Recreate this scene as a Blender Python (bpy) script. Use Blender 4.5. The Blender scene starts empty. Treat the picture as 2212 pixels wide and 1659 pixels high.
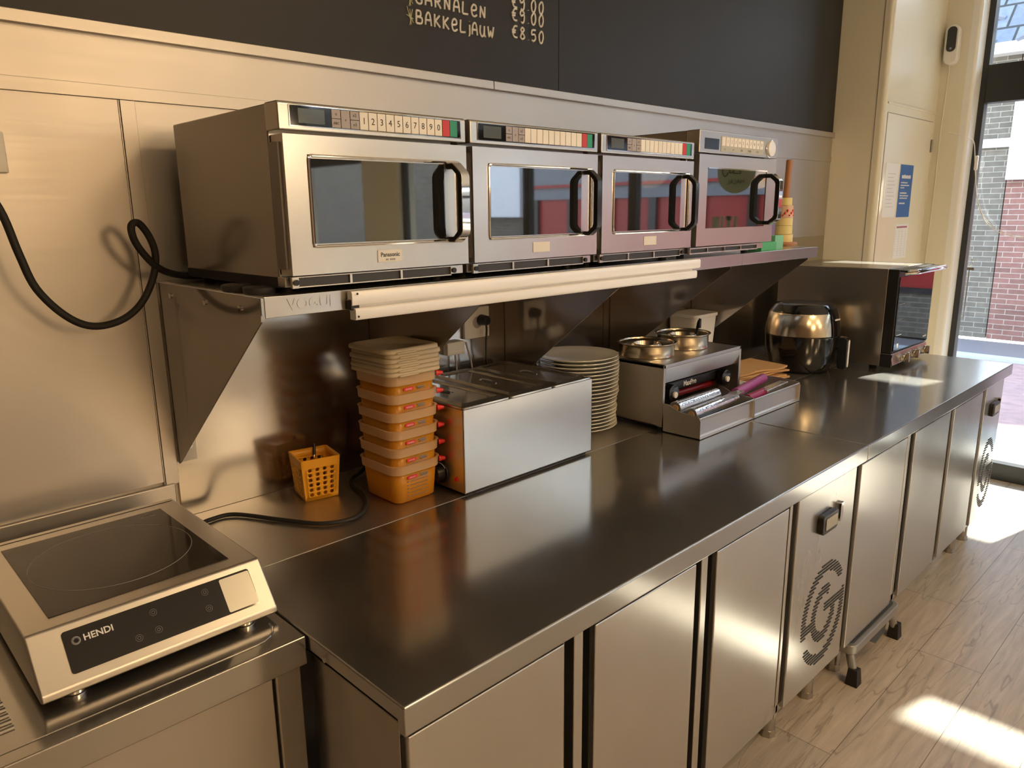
import bpy, bmesh, math, random
from mathutils import Vector, Matrix
from math import pi, sin, cos, radians as R
random.seed(7)
S = bpy.context.scene
COL = S.collection

# ------------------------------------------------------------------ camera
cam_d = bpy.data.cameras.new('camera')
cam = bpy.data.objects.new('camera', cam_d); COL.objects.link(cam)
FPX = 1610.0
cam_d.sensor_fit = 'HORIZONTAL'; cam_d.sensor_width = 36.0
cam_d.lens = FPX / 2212 * 36.0
cam_d.clip_start = 0.02; cam_d.clip_end = 200
yaw, pitch, roll = R(44.1895), R(12.9992), R(-0.6432)
fw = Vector((sin(yaw)*cos(pitch), cos(yaw)*cos(pitch), -sin(pitch)))
rt = fw.cross(Vector((0, 0, 1))).normalized(); up = rt.cross(fw)
rt2 = cos(roll)*rt + sin(roll)*up; up2 = -sin(roll)*rt + cos(roll)*up
m = Matrix((rt2, up2, -fw)).transposed().to_4x4()
m.translation = Vector((-0.8, -1.7805, 1.597))
cam.matrix_world = m
S.camera = cam

# ------------------------------------------------------------------ world, sun, exposure
S.view_settings.view_transform = 'Standard'; S.view_settings.look = 'None'
S.view_settings.exposure = 0.52; S.view_settings.gamma = 1.0
S.view_settings.use_curve_mapping = False
W = bpy.data.worlds.new('sky'); S.world = W; W.use_nodes = True
nt = W.node_tree; nt.nodes.clear()
out = nt.nodes.new('ShaderNodeOutputWorld'); bg = nt.nodes.new('ShaderNodeBackground')
tc = nt.nodes.new('ShaderNodeTexCoord'); sp = nt.nodes.new('ShaderNodeSeparateXYZ'); cr = nt.nodes.new('ShaderNodeValToRGB')
nt.links.new(tc.outputs['Generated'], sp.inputs[0]); nt.links.new(sp.outputs['Z'], cr.inputs[0])
cr.color_ramp.elements[0].position = 0.0; cr.color_ramp.elements[0].color = (0.95, 0.97, 1.0, 1)
cr.color_ramp.elements[1].position = 0.7; cr.color_ramp.elements[1].color = (0.55, 0.72, 1.0, 1)
nt.links.new(cr.outputs[0], bg.inputs['Color']); bg.inputs['Strength'].default_value = 4.6
nt.links.new(bg.outputs[0], out.inputs[0])

SUN_A, SUN_E = R(14), math.atan(0.948*cos(R(14)))
sun_vec = Vector((cos(SUN_E)*cos(SUN_A), -cos(SUN_E)*sin(SUN_A), sin(SUN_E)))
sd = bpy.data.lights.new('sun', 'SUN'); sd.energy = 17.0; sd.angle = R(0.9); sd.color = (1.0, 0.93, 0.80)
so = bpy.data.objects.new('sun', sd); COL.objects.link(so)
so.rotation_euler = (-sun_vec).to_track_quat('-Z', 'Y').to_euler(); so.location = (12, -4, 9)

# ------------------------------------------------------------------ materials
MATS = {}
def newmat(name):
    mt = bpy.data.materials.new(name); mt.use_nodes = True
    b = mt.node_tree.nodes['Principled BSDF']; MATS[name] = mt
    return mt, mt.node_tree, b
def N(nt, t, **k):
    n = nt.nodes.new(t)
    for a, v in k.items(): setattr(n, a, v)
    return n
def plain(name, col, rough=0.5, metal=0.0, bump=0.0, bscale=60, coat=0.0, trans=0.0, sss=0.0, spec=0.5, emis=None, vary=0.06):
    mt, nt, b = newmat(name)
    b.inputs['Roughness'].default_value = rough; b.inputs['Metallic'].default_value = metal
    b.inputs['Coat Weight'].default_value = coat; b.inputs['Transmission Weight'].default_value = trans
    b.inputs['Specular IOR Level'].default_value = spec
    if sss: b.inputs['Subsurface Weight'].default_value = sss; b.inputs['Subsurface Radius'].default_value = (.02, .012, .006)
    tc = N(nt, 'ShaderNodeTexCoord'); no = N(nt, 'ShaderNodeTexNoise'); no.inputs['Scale'].default_value = 9
    no.inputs['Detail'].default_value = 4
    nt.links.new(tc.outputs['Object'], no.inputs['Vector'])
    mx = N(nt, 'ShaderNodeMix', data_type='RGBA')
    mx.inputs[6].default_value = (*[c*(1-vary) for c in col], 1); mx.inputs[7].default_value = (*[min(1, c*(1+vary)) for c in col], 1)
    nt.links.new(no.outputs['Fac'], mx.inputs[0]); nt.links.new(mx.outputs[2], b.inputs['Base Color'])
    if bump:
        n2 = N(nt, 'ShaderNodeTexNoise'); n2.inputs['Scale'].default_value = bscale; nt.links.new(tc.outputs['Object'], n2.inputs['Vector'])
        bp = N(nt, 'ShaderNodeBump'); bp.inputs['Strength'].default_value = bump; bp.inputs['Distance'].default_value = 0.002
        nt.links.new(n2.outputs['Fac'], bp.inputs['Height']); nt.links.new(bp.outputs[0], b.inputs['Normal'])
    if emis: b.inputs['Emission Color'].default_value = (*emis[0], 1); b.inputs['Emission Strength'].default_value = emis[1]
    return mt
def steel(name, col=(0.60, 0.575, 0.54), rough=0.24, axis='x', wav=0.25, streak=0.12, dirt=0.0, fine=1.0, wide=.28, wr=.5):
    """brushed stainless steel; grain runs along `axis`"""
    mt, nt, b = newmat(name)
    b.inputs['Metallic'].default_value = 1.0
    tc = N(nt, 'ShaderNodeTexCoord'); mp = N(nt, 'ShaderNodeMapping')
    sc = {'x': (3, 150, 150), 'y': (150, 3, 150), 'z': (150, 150, 3)}[axis]
    mp.inputs['Scale'].default_value = sc
    nt.links.new(tc.outputs['Object'], mp.inputs[0])
    g = N(nt, 'ShaderNodeTexNoise'); g.inputs['Scale'].default_value = 1.0*fine; g.inputs['Detail'].default_value = 3
    nt.links.new(mp.outputs[0], g.inputs['Vector'])
    # broad smudges
    sm = N(nt, 'ShaderNodeTexNoise'); sm.inputs['Scale'].default_value = 4.5; sm.inputs['Detail'].default_value = 2.5; sm.inputs['Roughness'].default_value = .62
    nt.links.new(tc.outputs['Object'], sm.inputs['Vector'])
    rr = N(nt, 'ShaderNodeMapRange'); rr.inputs['From Min'].default_value = .3; rr.inputs['From Max'].default_value = .7
    rr.inputs['To Min'].default_value = max(.02, rough-.012); rr.inputs['To Max'].default_value = rough+.07 if rough > .25 else rough+.022
    nt.links.new(sm.outputs['Fac'], rr.inputs['Value'])
    gr = N(nt, 'ShaderNodeMath', operation='MULTIPLY_ADD'); gr.inputs[1].default_value = streak; gr.inputs[2].default_value = -streak*.5
    nt.links.new(g.outputs['Fac'], gr.inputs[0])
    ad = N(nt, 'ShaderNodeMath', operation='ADD'); nt.links.new(rr.outputs[0], ad.inputs[0]); nt.links.new(gr.outputs[0], ad.inputs[1])
    nt.links.new(ad.outputs[0], b.inputs['Roughness'])
    mx = N(nt, 'ShaderNodeMix', data_type='RGBA'); k = 0.9-dirt
    mx.inputs[6].default_value = (*[c*k for c in col], 1); mx.inputs[7].default_value = (*[min(1, c*1.06) for c in col], 1)
    m2 = N(nt, 'ShaderNodeMath', operation='MULTIPLY_ADD'); m2.inputs[1].default_value = .18; m2.inputs[2].default_value = .0
    nt.links.new(g.outputs['Fac'], m2.inputs[0])
    m3 = N(nt, 'ShaderNodeMath', operation='MULTIPLY_ADD'); m3.inputs[1].default_value = .5
    nt.links.new(sm.outputs['Fac'], m3.inputs[0]); nt.links.new(m2.outputs[0], m3.inputs[2])
    nt.links.new(m3.outputs[0], mx.inputs[0]); nt.links.new(mx.outputs[2], b.inputs['Base Color'])
    # bumps: grain + gentle sheet waviness
    wv = N(nt, 'ShaderNodeTexNoise'); wv.inputs['Scale'].default_value = 2.6; wv.inputs['Detail'].default_value = 1
    nt.links.new(tc.outputs['Object'], wv.inputs['Vector'])
    b2 = N(nt, 'ShaderNodeBump'); b2.inputs['Strength'].default_value = wav; b2.inputs['Distance'].default_value = .006
    nt.links.new(wv.outputs['Fac'], b2.inputs['Height'])
    nt.links.new(b2.outputs[0], b.inputs['Normal'])
    # second, wide lobe: the scatter of fine scratches
    g2 = N(nt, 'ShaderNodeBsdfGlossy'); g2.inputs['Roughness'].default_value = wr
    nt.links.new(mx.outputs[2], g2.inputs['Color'])
    ms = N(nt, 'ShaderNodeMixShader'); ms.inputs[0].default_value = wide
    o = [n for n in nt.nodes if n.type == 'OUTPUT_MATERIAL'][0]
    nt.links.new(b.outputs[0], ms.inputs[1]); nt.links.new(g2.outputs[0], ms.inputs[2]); nt.links.new(ms.outputs[0], o.inputs[0])
    return mt
def brick(name, c1, c2, mortar, axis='x', rough=.85, bw=.215, rh=.0625, ms=.009, bump=.4, off=.5):
    mt, nt, b = newmat(name)
    b.inputs['Roughness'].default_value = rough
    tc = N(nt, 'ShaderNodeTexCoord'); sp = N(nt, 'ShaderNodeSeparateXYZ'); cb = N(nt, 'ShaderNodeCombineXYZ')
    nt.links.new(tc.outputs['Object'], sp.inputs[0])
    a, c = {'x': ('Y', 'Z'), 'y': ('X', 'Z'), 'z': ('Y', 'X'), 'zx': ('X', 'Y')}[axis]
    nt.links.new(sp.outputs[a], cb.inputs[0]); nt.links.new(sp.outputs[c], cb.inputs[1])
    bt = N(nt, 'ShaderNodeTexBrick'); bt.offset = off
    bt.inputs['Scale'].default_value = 1; bt.inputs['Brick Width'].default_value = bw; bt.inputs['Row Height'].default_value = rh
    bt.inputs['Mortar Size'].default_value = ms*.5; bt.inputs['Mortar Smooth'].default_value = .2; bt.inputs['Bias'].default_value = 0
    bt.inputs['Color1'].default_value = (*c1, 1); bt.inputs['Color2'].default_value = (*c2, 1); bt.inputs['Mortar'].default_value = (*mortar, 1)
    nt.links.new(cb.outputs[0], bt.inputs['Vector'])
    no = N(nt, 'ShaderNodeTexNoise'); no.inputs['Scale'].default_value = 14; no.inputs['Detail'].default_value = 5
    nt.links.new(tc.outputs['Object'], no.inputs['Vector'])
    mx = N(nt, 'ShaderNodeMix', data_type='RGBA', blend_type='MULTIPLY'); mx.inputs[0].default_value = .5
    rm = N(nt, 'ShaderNodeValToRGB'); rm.color_ramp.elements[0].color = (.6, .6, .6, 1); rm.color_ramp.elements[0].position = .3; rm.color_ramp.elements[1].position = .7
    nt.links.new(no.outputs['Fac'], rm.inputs[0]); nt.links.new(bt.outputs['Color'], mx.inputs[6]); nt.links.new(rm.outputs[0], mx.inputs[7])
    nt.links.new(mx.outputs[2], b.inputs['Base Color'])
    bp = N(nt, 'ShaderNodeBump'); bp.inputs['Strength'].default_value = bump; bp.inputs['Distance'].default_value = .004; bp.invert = True
    nt.links.new(bt.outputs['Fac'], bp.inputs['Height']); nt.links.new(bp.outputs[0], b.inputs['Normal'])
    return mt
def glass(name, tint=(.93, .96, .95), refl=.10, rough=0.0):
    """thin pane: clear transparency with a mirror-like share that grows at grazing angles"""
    mt, nt, b = newmat(name); nt.nodes.remove(b)
    o = [n for n in nt.nodes if n.type == 'OUTPUT_MATERIAL'][0]
    tr = N(nt, 'ShaderNodeBsdfTransparent'); tr.inputs[0].default_value = (*tint, 1)
    gl = N(nt, 'ShaderNodeBsdfGlossy'); gl.inputs['Roughness'].default_value = rough
    ge = N(nt, 'ShaderNodeNewGeometry'); dt = N(nt, 'ShaderNodeVectorMath', operation='DOT_PRODUCT')
    nt.links.new(ge.outputs['Normal'], dt.inputs[0]); nt.links.new(ge.outputs['Incoming'], dt.inputs[1])
    ab = N(nt, 'ShaderNodeMath', operation='ABSOLUTE'); nt.links.new(dt.outputs['Value'], ab.inputs[0])
    om = N(nt, 'ShaderNodeMath', operation='SUBTRACT', use_clamp=True); om.inputs[0].default_value = 1; nt.links.new(ab.outputs[0], om.inputs[1])
    pw = N(nt, 'ShaderNodeMath', operation='POWER'); pw.inputs[1].default_value = 5; nt.links.new(om.outputs[0], pw.inputs[0])
    fr = N(nt, 'ShaderNodeMath', operation='MULTIPLY_ADD'); fr.inputs[1].default_value = .94; fr.inputs[2].default_value = refl*.4
    nt.links.new(pw.outputs[0], fr.inputs[0])
    ms = N(nt, 'ShaderNodeMixShader'); nt.links.new(fr.outputs[0], ms.inputs[0])
    nt.links.new(tr.outputs[0], ms.inputs[1]); nt.links.new(gl.outputs[0], ms.inputs[2]); nt.links.new(ms.outputs[0], o.inputs[0])
    return mt
def translucent(name, col, rough=.35, alpha=.75, tr=.5):
    """milky plastic: part see-through, part translucent, part diffuse"""
    mt, nt, b = newmat(name)
    o = [n for n in nt.nodes if n.type == 'OUTPUT_MATERIAL'][0]
    b.inputs['Base Color'].default_value = (*col, 1); b.inputs['Roughness'].default_value = rough
    tl = N(nt, 'ShaderNodeBsdfTranslucent'); tl.inputs[0].default_value = (*col, 1)
    m1 = N(nt, 'ShaderNodeMixShader'); m1.inputs[0].default_value = tr
    nt.links.new(b.outputs[0], m1.inputs[1]); nt.links.new(tl.outputs[0], m1.inputs[2])
    tp = N(nt, 'ShaderNodeBsdfTransparent'); tp.inputs[0].default_value = (*[min(1, c*1.05) for c in col], 1)
    m2 = N(nt, 'ShaderNodeMixShader'); m2.inputs[0].default_value = alpha
    nt.links.new(tp.outputs[0], m2.inputs[1]); nt.links.new(m1.outputs[0], m2.inputs[2]); nt.links.new(m2.outputs[0], o.inputs[0])
    return mt

steel('steel_wall', (.62, .585, .54), .40, 'x', .3, .16)
steel('steel_wall_bright', (.55, .51, .46), .17, 'x', .22, .04, wide=.12)
steel('steel_top', (.52, .505, .48), .14, 'x', .05, .05, .06, wide=.26, wr=.5)
steel('steel_front', (.64, .615, .57), .205, 'z', .35, .03)
steel('steel_shelf', (.60, .575, .54), .21, 'x', .12, .03)
steel('steel_bracket', (.52, .49, .46), .10, 'z', .08, .06)
steel('steel_oven', (.70, .665, .60), .22, 'x', .3, .03)
steel('steel_side', (.48, .45, .41), .20, 'x', .35, .03)
steel('steel_bain', (.70, .655, .59), .22, 'x', .35, .03)
steel('steel_lid', (.55, .53, .51), .12, 'x', .1, .05)
steel('steel_hob', (.62, .59, .55), .32, 'x', .1, .03)
steel('steel_rack', (.56, .53, .50), .33, 'x', .1, .03)
steel('steel_tray', (.68, .65, .62), .35, 'x', .05, .03)
steel('steel_dark', (.30, .28, .27), .31, 'x', .1, .03)
plain('chrome', (.75, .73, .71), .07, 1.0, vary=.02)
plain('gold_steel', (.66, .58, .46), .2, 1.0, vary=.02)
plain('alu_white', (.93, .93, .92), .42, .2, vary=.02)
plain('black_plastic', (.012, .012, .013), .3)
plain('black_gloss', (.008, .008, .009), .06, coat=.3)
plain('black_rubber', (.014, .013, .013), .65)
plain('charcoal', (.035, .035, .037), .45)
plain('display', (.02, .025, .03), .12)
plain('display_glass', (.10, .12, .13), .1)
plain('key_white', (.90, .88, .82), .35)
plain('key_grey', (.42, .39, .40), .35)
plain('key_red', (.62, .05, .06), .35)
plain('key_green', (.03, .33, .19), .35)
plain('key_panel', (.50, .50, .44), .35)
plain('ink', (.02, .02, .02), .5)
plain('ink_grey', (.25, .25, .25), .5)
plain('print_white', (.75, .75, .74), .4)
plain('badge', (.80, .79, .76), .3)
plain('chalk', (.80, .79, .75), .8, vary=.12)
plain('chalk_green', (.62, .64, .42), .8, vary=.12)
plain('chalkboard', (.017, .016, .0155), .5, bump=.04, bscale=30, vary=.2)
plain('cream_paint', (.78, .74, .60), .22, vary=.02)
plain('white_gloss', (.86, .86, .82), .18, vary=.02)
plain('wall_dark', (.11, .07, .045), .6, vary=.05)
plain('wall_paint', (.78, .70, .56), .6, vary=.03)
plain('ceiling_paint', (.80, .74, .64), .7, vary=.02)
plain('frame_grey', (.030, .033, .033), .35)
plain('plate_white', (.78, .76, .70), .12, coat=.3, vary=.02)
plain('basket_yellow', (.90, .42, .02), .38, sss=.1)
plain('clip_red', (.75, .02, .02), .3)
plain('kraft', (.60, .36, .16), .75, bump=.1, bscale=120)
plain('white_plastic', (.80, .79, .75), .35)
plain('cream_label', (.80, .68, .30), .55)
plain('label_pink', (.75, .50, .36), .55)
plain('wood_brown', (.42, .19, .08), .45)
plain('green_pale', (.20, .55, .36), .5)
plain('green_card', (.08, .42, .18), .5)
plain('purple_card', (.20, .14, .34), .5)
plain('purple_foil', (.42, .10, .36), .25, .2)
plain('dark_red', (.16, .008, .012), .3)
plain('magenta', (.30, .01, .10), .3)
plain('silver_foil', (.82, .83, .84), .16, .9, bump=.6, bscale=90)
plain('paper', (.82, .82, .80), .6)
plain('poster_blue', (.03, .14, .42), .5)
plain('hob_glass', (.016, .012, .010), .08, spec=.25)
plain('hob_print', (.30, .28, .26), .4)
plain('pavement', (.62, .62, .60), .8, bump=.2, bscale=40)
plain('far_paving', (.17, .15, .16), .8)
plain('curb_stone', (.42, .46, .52), .8)
plain('shop_red', (.36, .03, .03), .35)
plain('shop_blue', (.20, .21, .24), .4)
plain('shop_dark', (.03, .03, .035), .3)
plain('sign_board', (.80, .83, .90), .5)
plain('plaster_white', (.62, .60, .56), .8)
plain('sticker', (.30, .38, .24), .6)
plain('sticker_ink', (.03, .05, .03), .6)
plain('letter_pale', (.36, .42, .34), .6)
plain('fill_globe_glow', (1, .8, .5), .5, emis=((1, .76, .5), 7))
plain('fill_panel_glow', (1, .85, .6), .5, emis=((1, .69, .35), 20))
plain('stool_grey', (.32, .32, .31), .35, .6)
plain('stool_tread', (.05, .055, .06), .6)
plain('lcd', (.35, .33, .27), .25)
plain('orange_glow', (.7, .3, .05), .5)
translucent('amber_plastic', (.92, .48, .04), .22, .80, .45)
translucent('amber_rim', (.92, .72, .46), .3, .82, .45)
translucent('lid_plastic', (.90, .80, .60), .32, .90, .4)
glass('pane_glass')
glass('clear_film', (.97, .97, .97))
def oven_glass():
    mt, nt, b = newmat('oven_glass')
    b.inputs['Base Color'].default_value = (.012, .013, .014, 1); b.inputs['Roughness'].default_value = .025
    b.inputs['Specular IOR Level'].default_value = 1.0; b.inputs['IOR'].default_value = 1.9
oven_glass()
brick('brick_red', (.26, .125, .105), (.19, .095, .08), (.40, .33, .29))
brick('brick_grey', (.17, .145, .12), (.12, .105, .085), (.30, .28, .24))
brick('brick_street', (.40, .25, .23), (.33, .20, .20), (.30, .22, .20), 'z', bw=.21, rh=.07, ms=.006, bump=.2)
brick('roof_tile', (.16, .18, .24), (.12, .14, .2), (.03, .03, .03), 'x', bw=.24, rh=.30, ms=.03)

def wood_floor():
    mt, nt, b = newmat('wood_floor')
    tc = N(nt, 'ShaderNodeTexCoord'); sp = N(nt, 'ShaderNodeSeparateXYZ'); nt.links.new(tc.outputs['Object'], sp.inputs[0])
    cb = N(nt, 'ShaderNodeCombineXYZ'); nt.links.new(sp.outputs['X'], cb.inputs[0])
    sh = N(nt, 'ShaderNodeMath', operation='ADD'); sh.inputs[1].default_value = .033; nt.links.new(sp.outputs['Y'], sh.inputs[0]); nt.links.new(sh.outputs[0], cb.inputs[1])
    bt = N(nt, 'ShaderNodeTexBrick'); bt.offset = .37; bt.offset_frequency = 2
    for k, v in (('Scale', 1), ('Brick Width', 1.22), ('Row Height', .205), ('Mortar Size', .0012), ('Mortar Smooth', .1), ('Bias', 0)): bt.inputs[k].default_value = v
    bt.inputs['Color1'].default_value = (.49, .44, .385, 1); bt.inputs['Color2'].default_value = (.42, .39, .355, 1); bt.inputs['Mortar'].default_value = (.16, .13, .10, 1)
    nt.links.new(cb.outputs[0], bt.inputs['Vector'])
    mp = N(nt, 'ShaderNodeMapping'); mp.inputs['Scale'].default_value = (2.2, 26, 1); nt.links.new(tc.outputs['Object'], mp.inputs[0])
    g = N(nt, 'ShaderNodeTexNoise'); g.inputs['Scale'].default_value = 1.6; g.inputs['Detail'].default_value = 8; g.inputs['Roughness'].default_value = .65; g.inputs['Distortion'].default_value = .5
    nt.links.new(mp.outputs[0], g.inputs['Vector'])
    r1 = N(nt, 'ShaderNodeValToRGB'); r1.color_ramp.elements[0].position = .28; r1.color_ramp.elements[0].color = (.70, .68, .66, 1); r1.color_ramp.elements[1].position = .66; r1.color_ramp.elements[1].color = (1.1, 1.08, 1.05, 1)
    nt.links.new(g.outputs['Fac'], r1.inputs[0])
    mx = N(nt, 'ShaderNodeMix', data_type='RGBA', blend_type='MULTIPLY'); mx.inputs[0].default_value = 1
    nt.links.new(bt.outputs['Color'], mx.inputs[6]); nt.links.new(r1.outputs[0], mx.inputs[7])
    # dark cracks along the grain
    mp2 = N(nt, 'ShaderNodeMapping'); mp2.inputs['Scale'].default_value = (.8, 8, 1); nt.links.new(tc.outputs['Object'], mp2.inputs[0])
    g2 = N(nt, 'ShaderNodeTexNoise'); g2.inputs['Scale'].default_value = 1.3; g2.inputs['Detail'].default_value = 3; g2.inputs['Distortion'].default_value = .4
    nt.links.new(mp2.outputs[0], g2.inputs['Vector'])
    r2 = N(nt, 'ShaderNodeValToRGB'); e = r2.color_ramp.elements
    e[0].position = .492; e[0].color = (1, 1, 1, 1); e[1].position = .508; e[1].color = (1, 1, 1, 1); k = e.new(.5); k.color = (.42, .38, .34, 1)
    nt.links.new(g2.outputs['Fac'], r2.inputs[0])
    mx2 = N(nt, 'ShaderNodeMix', data_type='RGBA', blend_type='MULTIPLY'); mx2.inputs[0].default_value = .55
    nt.links.new(mx.outputs[2], mx2.inputs[6]); nt.links.new(r2.outputs[0], mx2.inputs[7])
    nt.links.new(mx2.outputs[2], b.inputs['Base Color'])
    b.inputs['Roughness'].default_value = .38
    bp = N(nt, 'ShaderNodeBump'); bp.inputs['Strength'].default_value = .25; bp.inputs['Distance'].default_value = .002
    nt.links.new(g.outputs['Fac'], bp.inputs['Height']); nt.links.new(bp.outputs[0], b.inputs['Normal'])
wood_floor()
M = MATS

# ------------------------------------------------------------------ mesh helpers
def bm_new(): return bmesh.new()
def box(bm, x0, x1, y0, y1, z0, z1, mat=0):
    v = [bm.verts.new(p) for p in ((x0,y0,z0),(x1,y0,z0),(x1,y1,z0),(x0,y1,z0),(x0,y0,z1),(x1,y0,z1),(x1,y1,z1),(x0,y1,z1))]
    for f in ((3,2,1,0),(4,5,6,7),(0,1,5,4),(1,2,6,5),(2,3,7,6),(3,0,4,7)):
        bm.faces.new([v[i] for i in f]).material_index = mat
    return v
def frame_yz(bm, t):  pass
def ringplate(bm, axis, a0, a1, b0, b1, w, c0, c1, mat=0):
    """rectangular picture-frame, opening a0..a1,b0..b1, border w (outwards); axis = thickness axis c0..c1"""
    def bx(p0, p1, q0, q1):
        if axis == 'y': box(bm, p0, p1, c0, c1, q0, q1, mat)
        elif axis == 'x': box(bm, c0, c1, p0, p1, q0, q1, mat)
        else: box(bm, p0, p1, q0, q1, c0, c1, mat)
    bx(a0-w, a1+w, b1, b1+w); bx(a0-w, a1+w, b0-w, b0); bx(a0-w, a0, b0, b1); bx(a1, a1+w, b0, b1)
def prism(bm, pts, axis, c0, c1, mat=0):
    def P(a, b, c):
        return {'x': (c, a, b), 'y': (a, c, b), 'z': (a, b, c)}[axis]
    A = [bm.verts.new(P(a, b, c0)) for a, b in pts]; B = [bm.verts.new(P(a, b, c1)) for a, b in pts]
    n = len(pts)
    fs = [bm.faces.new(A[::-1]), bm.faces.new(B)]
    for i in range(n): fs.append(bm.faces.new((A[i], A[(i+1) % n], B[(i+1) % n], B[i])))
    for f in fs: f.material_index = mat
def basis(d):
    d = Vector(d).normalized(); a = Vector((0, 0, 1)) if abs(d.z) < .9 else Vector((1, 0, 0))
    u = d.cross(a).normalized(); return u, d.cross(u).normalized(), d
def cyl(bm, p0, p1, r0, r1=None, n=24, cap=True, mat=0):
    r1 = r0 if r1 is None else r1
    p0, p1 = Vector(p0), Vector(p1); u, v, d = basis(p1-p0)
    A = [bm.verts.new(p0+r0*(cos(2*pi*i/n)*u+sin(2*pi*i/n)*v)) for i in range(n)]
    B = [bm.verts.new(p1+r1*(cos(2*pi*i/n)*u+sin(2*pi*i/n)*v)) for i in range(n)]
    fs = [bm.faces.new((A[i], A[(i+1) % n], B[(i+1) % n], B[i])) for i in range(n)]
    if cap: fs += [bm.faces.new(A[::-1]), bm.faces.new(B)]
    for f in fs: f.material_index = mat
def lathe(bm, prof, c, n=48, mat=0, close=False):
    """prof: (r,z) list, around vertical axis through c=(x,y)"""
    rings = []
    for r, z in prof:
        if r < 1e-5: rings.append([bm.verts.new((c[0], c[1], z))])
        else: rings.append([bm.verts.new((c[0]+r*cos(2*pi*i/n), c[1]+r*sin(2*pi*i/n), z)) for i in range(n)])
    def bridge(a, b):
        for i in range(n):
            j = (i+1) % n
            if len(a) == 1 and len(b) == 1: return
            if len(a) == 1: q = (a[0], b[j], b[i])
            elif len(b) == 1: q = (a[i], a[j], b[0])
            else: q = (a[i], a[j], b[j], b[i])
            try: bm.faces.new(q).material_index = mat
            except ValueError: pass
    for a, b in zip(rings, rings[1:]): bridge(a, b)
    if close: bridge(rings[-1], rings[0])
def smoothpath(pts, k=8):
    pts = [Vector(p) for p in pts]
    if len(pts) < 3: return pts
    P = [2*pts[0]-pts[1]]+pts+[2*pts[-1]-pts[-2]]; o = []
    for i in range(1, len(P)-2):
        a, b, c, d = P[i-1:i+3]
        for s in range(k):
            t = s/k
            o.append(.5*((2*b)+(-a+c)*t+(2*a-5*b+4*c-d)*t*t+(-a+3*b-3*c+d)*t**3))
    o.append(pts[-1]); return o
def tube(bm, pts, r, n=10, smooth=0, cap=True, mat=0, sx=1.0):
    if smooth: pts = smoothpath(pts, smooth)
    pts = [Vector(p) for p in pts]; rings = []
    t = (pts[1]-pts[0]).normalized(); u, v, _ = basis(t)
    for i, p in enumerate(pts):
        t = ((pts[min(i+1, len(pts)-1)]-pts[max(i-1, 0)])).normalized()
        u = (u-t*u.dot(t)).normalized(); v = t.cross(u)
        rings.append([bm.verts.new(p+r*(cos(2*pi*k/n)*u+sin(2*pi*k/n)*v*sx)) for k in range(n)])
    for a, b in zip(rings, rings[1:]):
        for k in range(n): bm.faces.new((a[k], a[(k+1) % n], b[(k+1) % n], b[k])).material_index = mat
    if cap:
        bm.faces.new(rings[0][::-1]).material_index = mat; bm.faces.new(rings[-1]).material_index = mat
def rrect(x0, x1, y0, y1, r, k=5):
    o = []
    for cx, cy, a in ((x1-r, y1-r, 0), (x0+r, y1-r, 90), (x0+r, y0+r, 180), (x1-r, y0+r, 270)):
        for i in range(k+1):
            t = R(a+90*i/k); o.append((cx+r*cos(t), cy+r*sin(t)))
    return o
def loft(bm, loops, cap0=True, cap1=True, mat=0):
    V = [[bm.verts.new(p) for p in lp] for lp in loops]; n = len(V[0])
    for a, b in zip(V, V[1:]):
        for k in range(n): bm.faces.new((a[k], a[(k+1) % n], b[(k+1) % n], b[k])).material_index = mat
    if cap0: bm.faces.new(V[0][::-1]).material_index = mat
    if cap1: bm.faces.new(V[-1]).material_index = mat

WORLD = {}
def link(o, parent, loc):
    COL.objects.link(o)
    if parent is not None: o.parent = parent
    o.location = loc
def obj(name, bm, mats, parent=None, bevel=0.0, seg=2, ang=38, kind=None, label=None, rot=None, tri=False):
    bmesh.ops.recalc_face_normals(bm, faces=bm.faces[:])
    if rot is not None:      # rotate about world pivot: (pivot, angle, axis)
        bmesh.ops.rotate(bm, cent=Vector(rot[0]), matrix=Matrix.Rotation(rot[1], 3, rot[2]), verts=bm.verts[:])
    base = Vector((0, 0, 0))
    if parent is not None: base = WORLD[parent.name]
    elif not kind == 'structure':
        xs = [v.co for v in bm.verts]
        base = Vector(((min(v.x for v in xs)+max(v.x for v in xs))/2, (min(v.y for v in xs)+max(v.y for v in xs))/2, min(v.z for v in xs)))
    bmesh.ops.translate(bm, vec=-base, verts=bm.verts[:])
    me = bpy.data.meshes.new(name); bm.to_mesh(me); bm.free()
    for mt in (mats if isinstance(mats, (list, tuple)) else [mats]): me.materials.append(M[mt])
    for p in me.polygons: p.use_smooth = True
    try: me.set_sharp_from_angle(angle=R(ang))
    except Exception: pass
    o = bpy.data.objects.new(name, me)
    link(o, parent, base if parent is None else (0, 0, 0))
    WORLD[o.name] = base
    if bevel:
        bv = o.modifiers.new('edge_rounding', 'BEVEL'); bv.width = bevel; bv.segments = seg; bv.limit_method = 'ANGLE'; bv.angle_limit = R(40)
        try: bv.harden_normals = True
        except Exception: pass
    if kind: o['kind'] = kind
    if label: o['label'] = label
    return o
def thing(name, label, cat, loc, group=None):
    o = bpy.data.objects.new(name, None); o.empty_display_size = .05
    link(o, None, loc); WORLD[o.name] = Vector(loc)
    o['label'] = label; o['category'] = cat
    if group: o['group'] = group
    return o
def tag(o, label, cat, group=None):
    o['label'] = label; o['category'] = cat
    if group: o['group'] = group
    return o
def struct(name, bm, mats, **k): return obj(name, bm, mats, kind='structure', **k)
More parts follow.
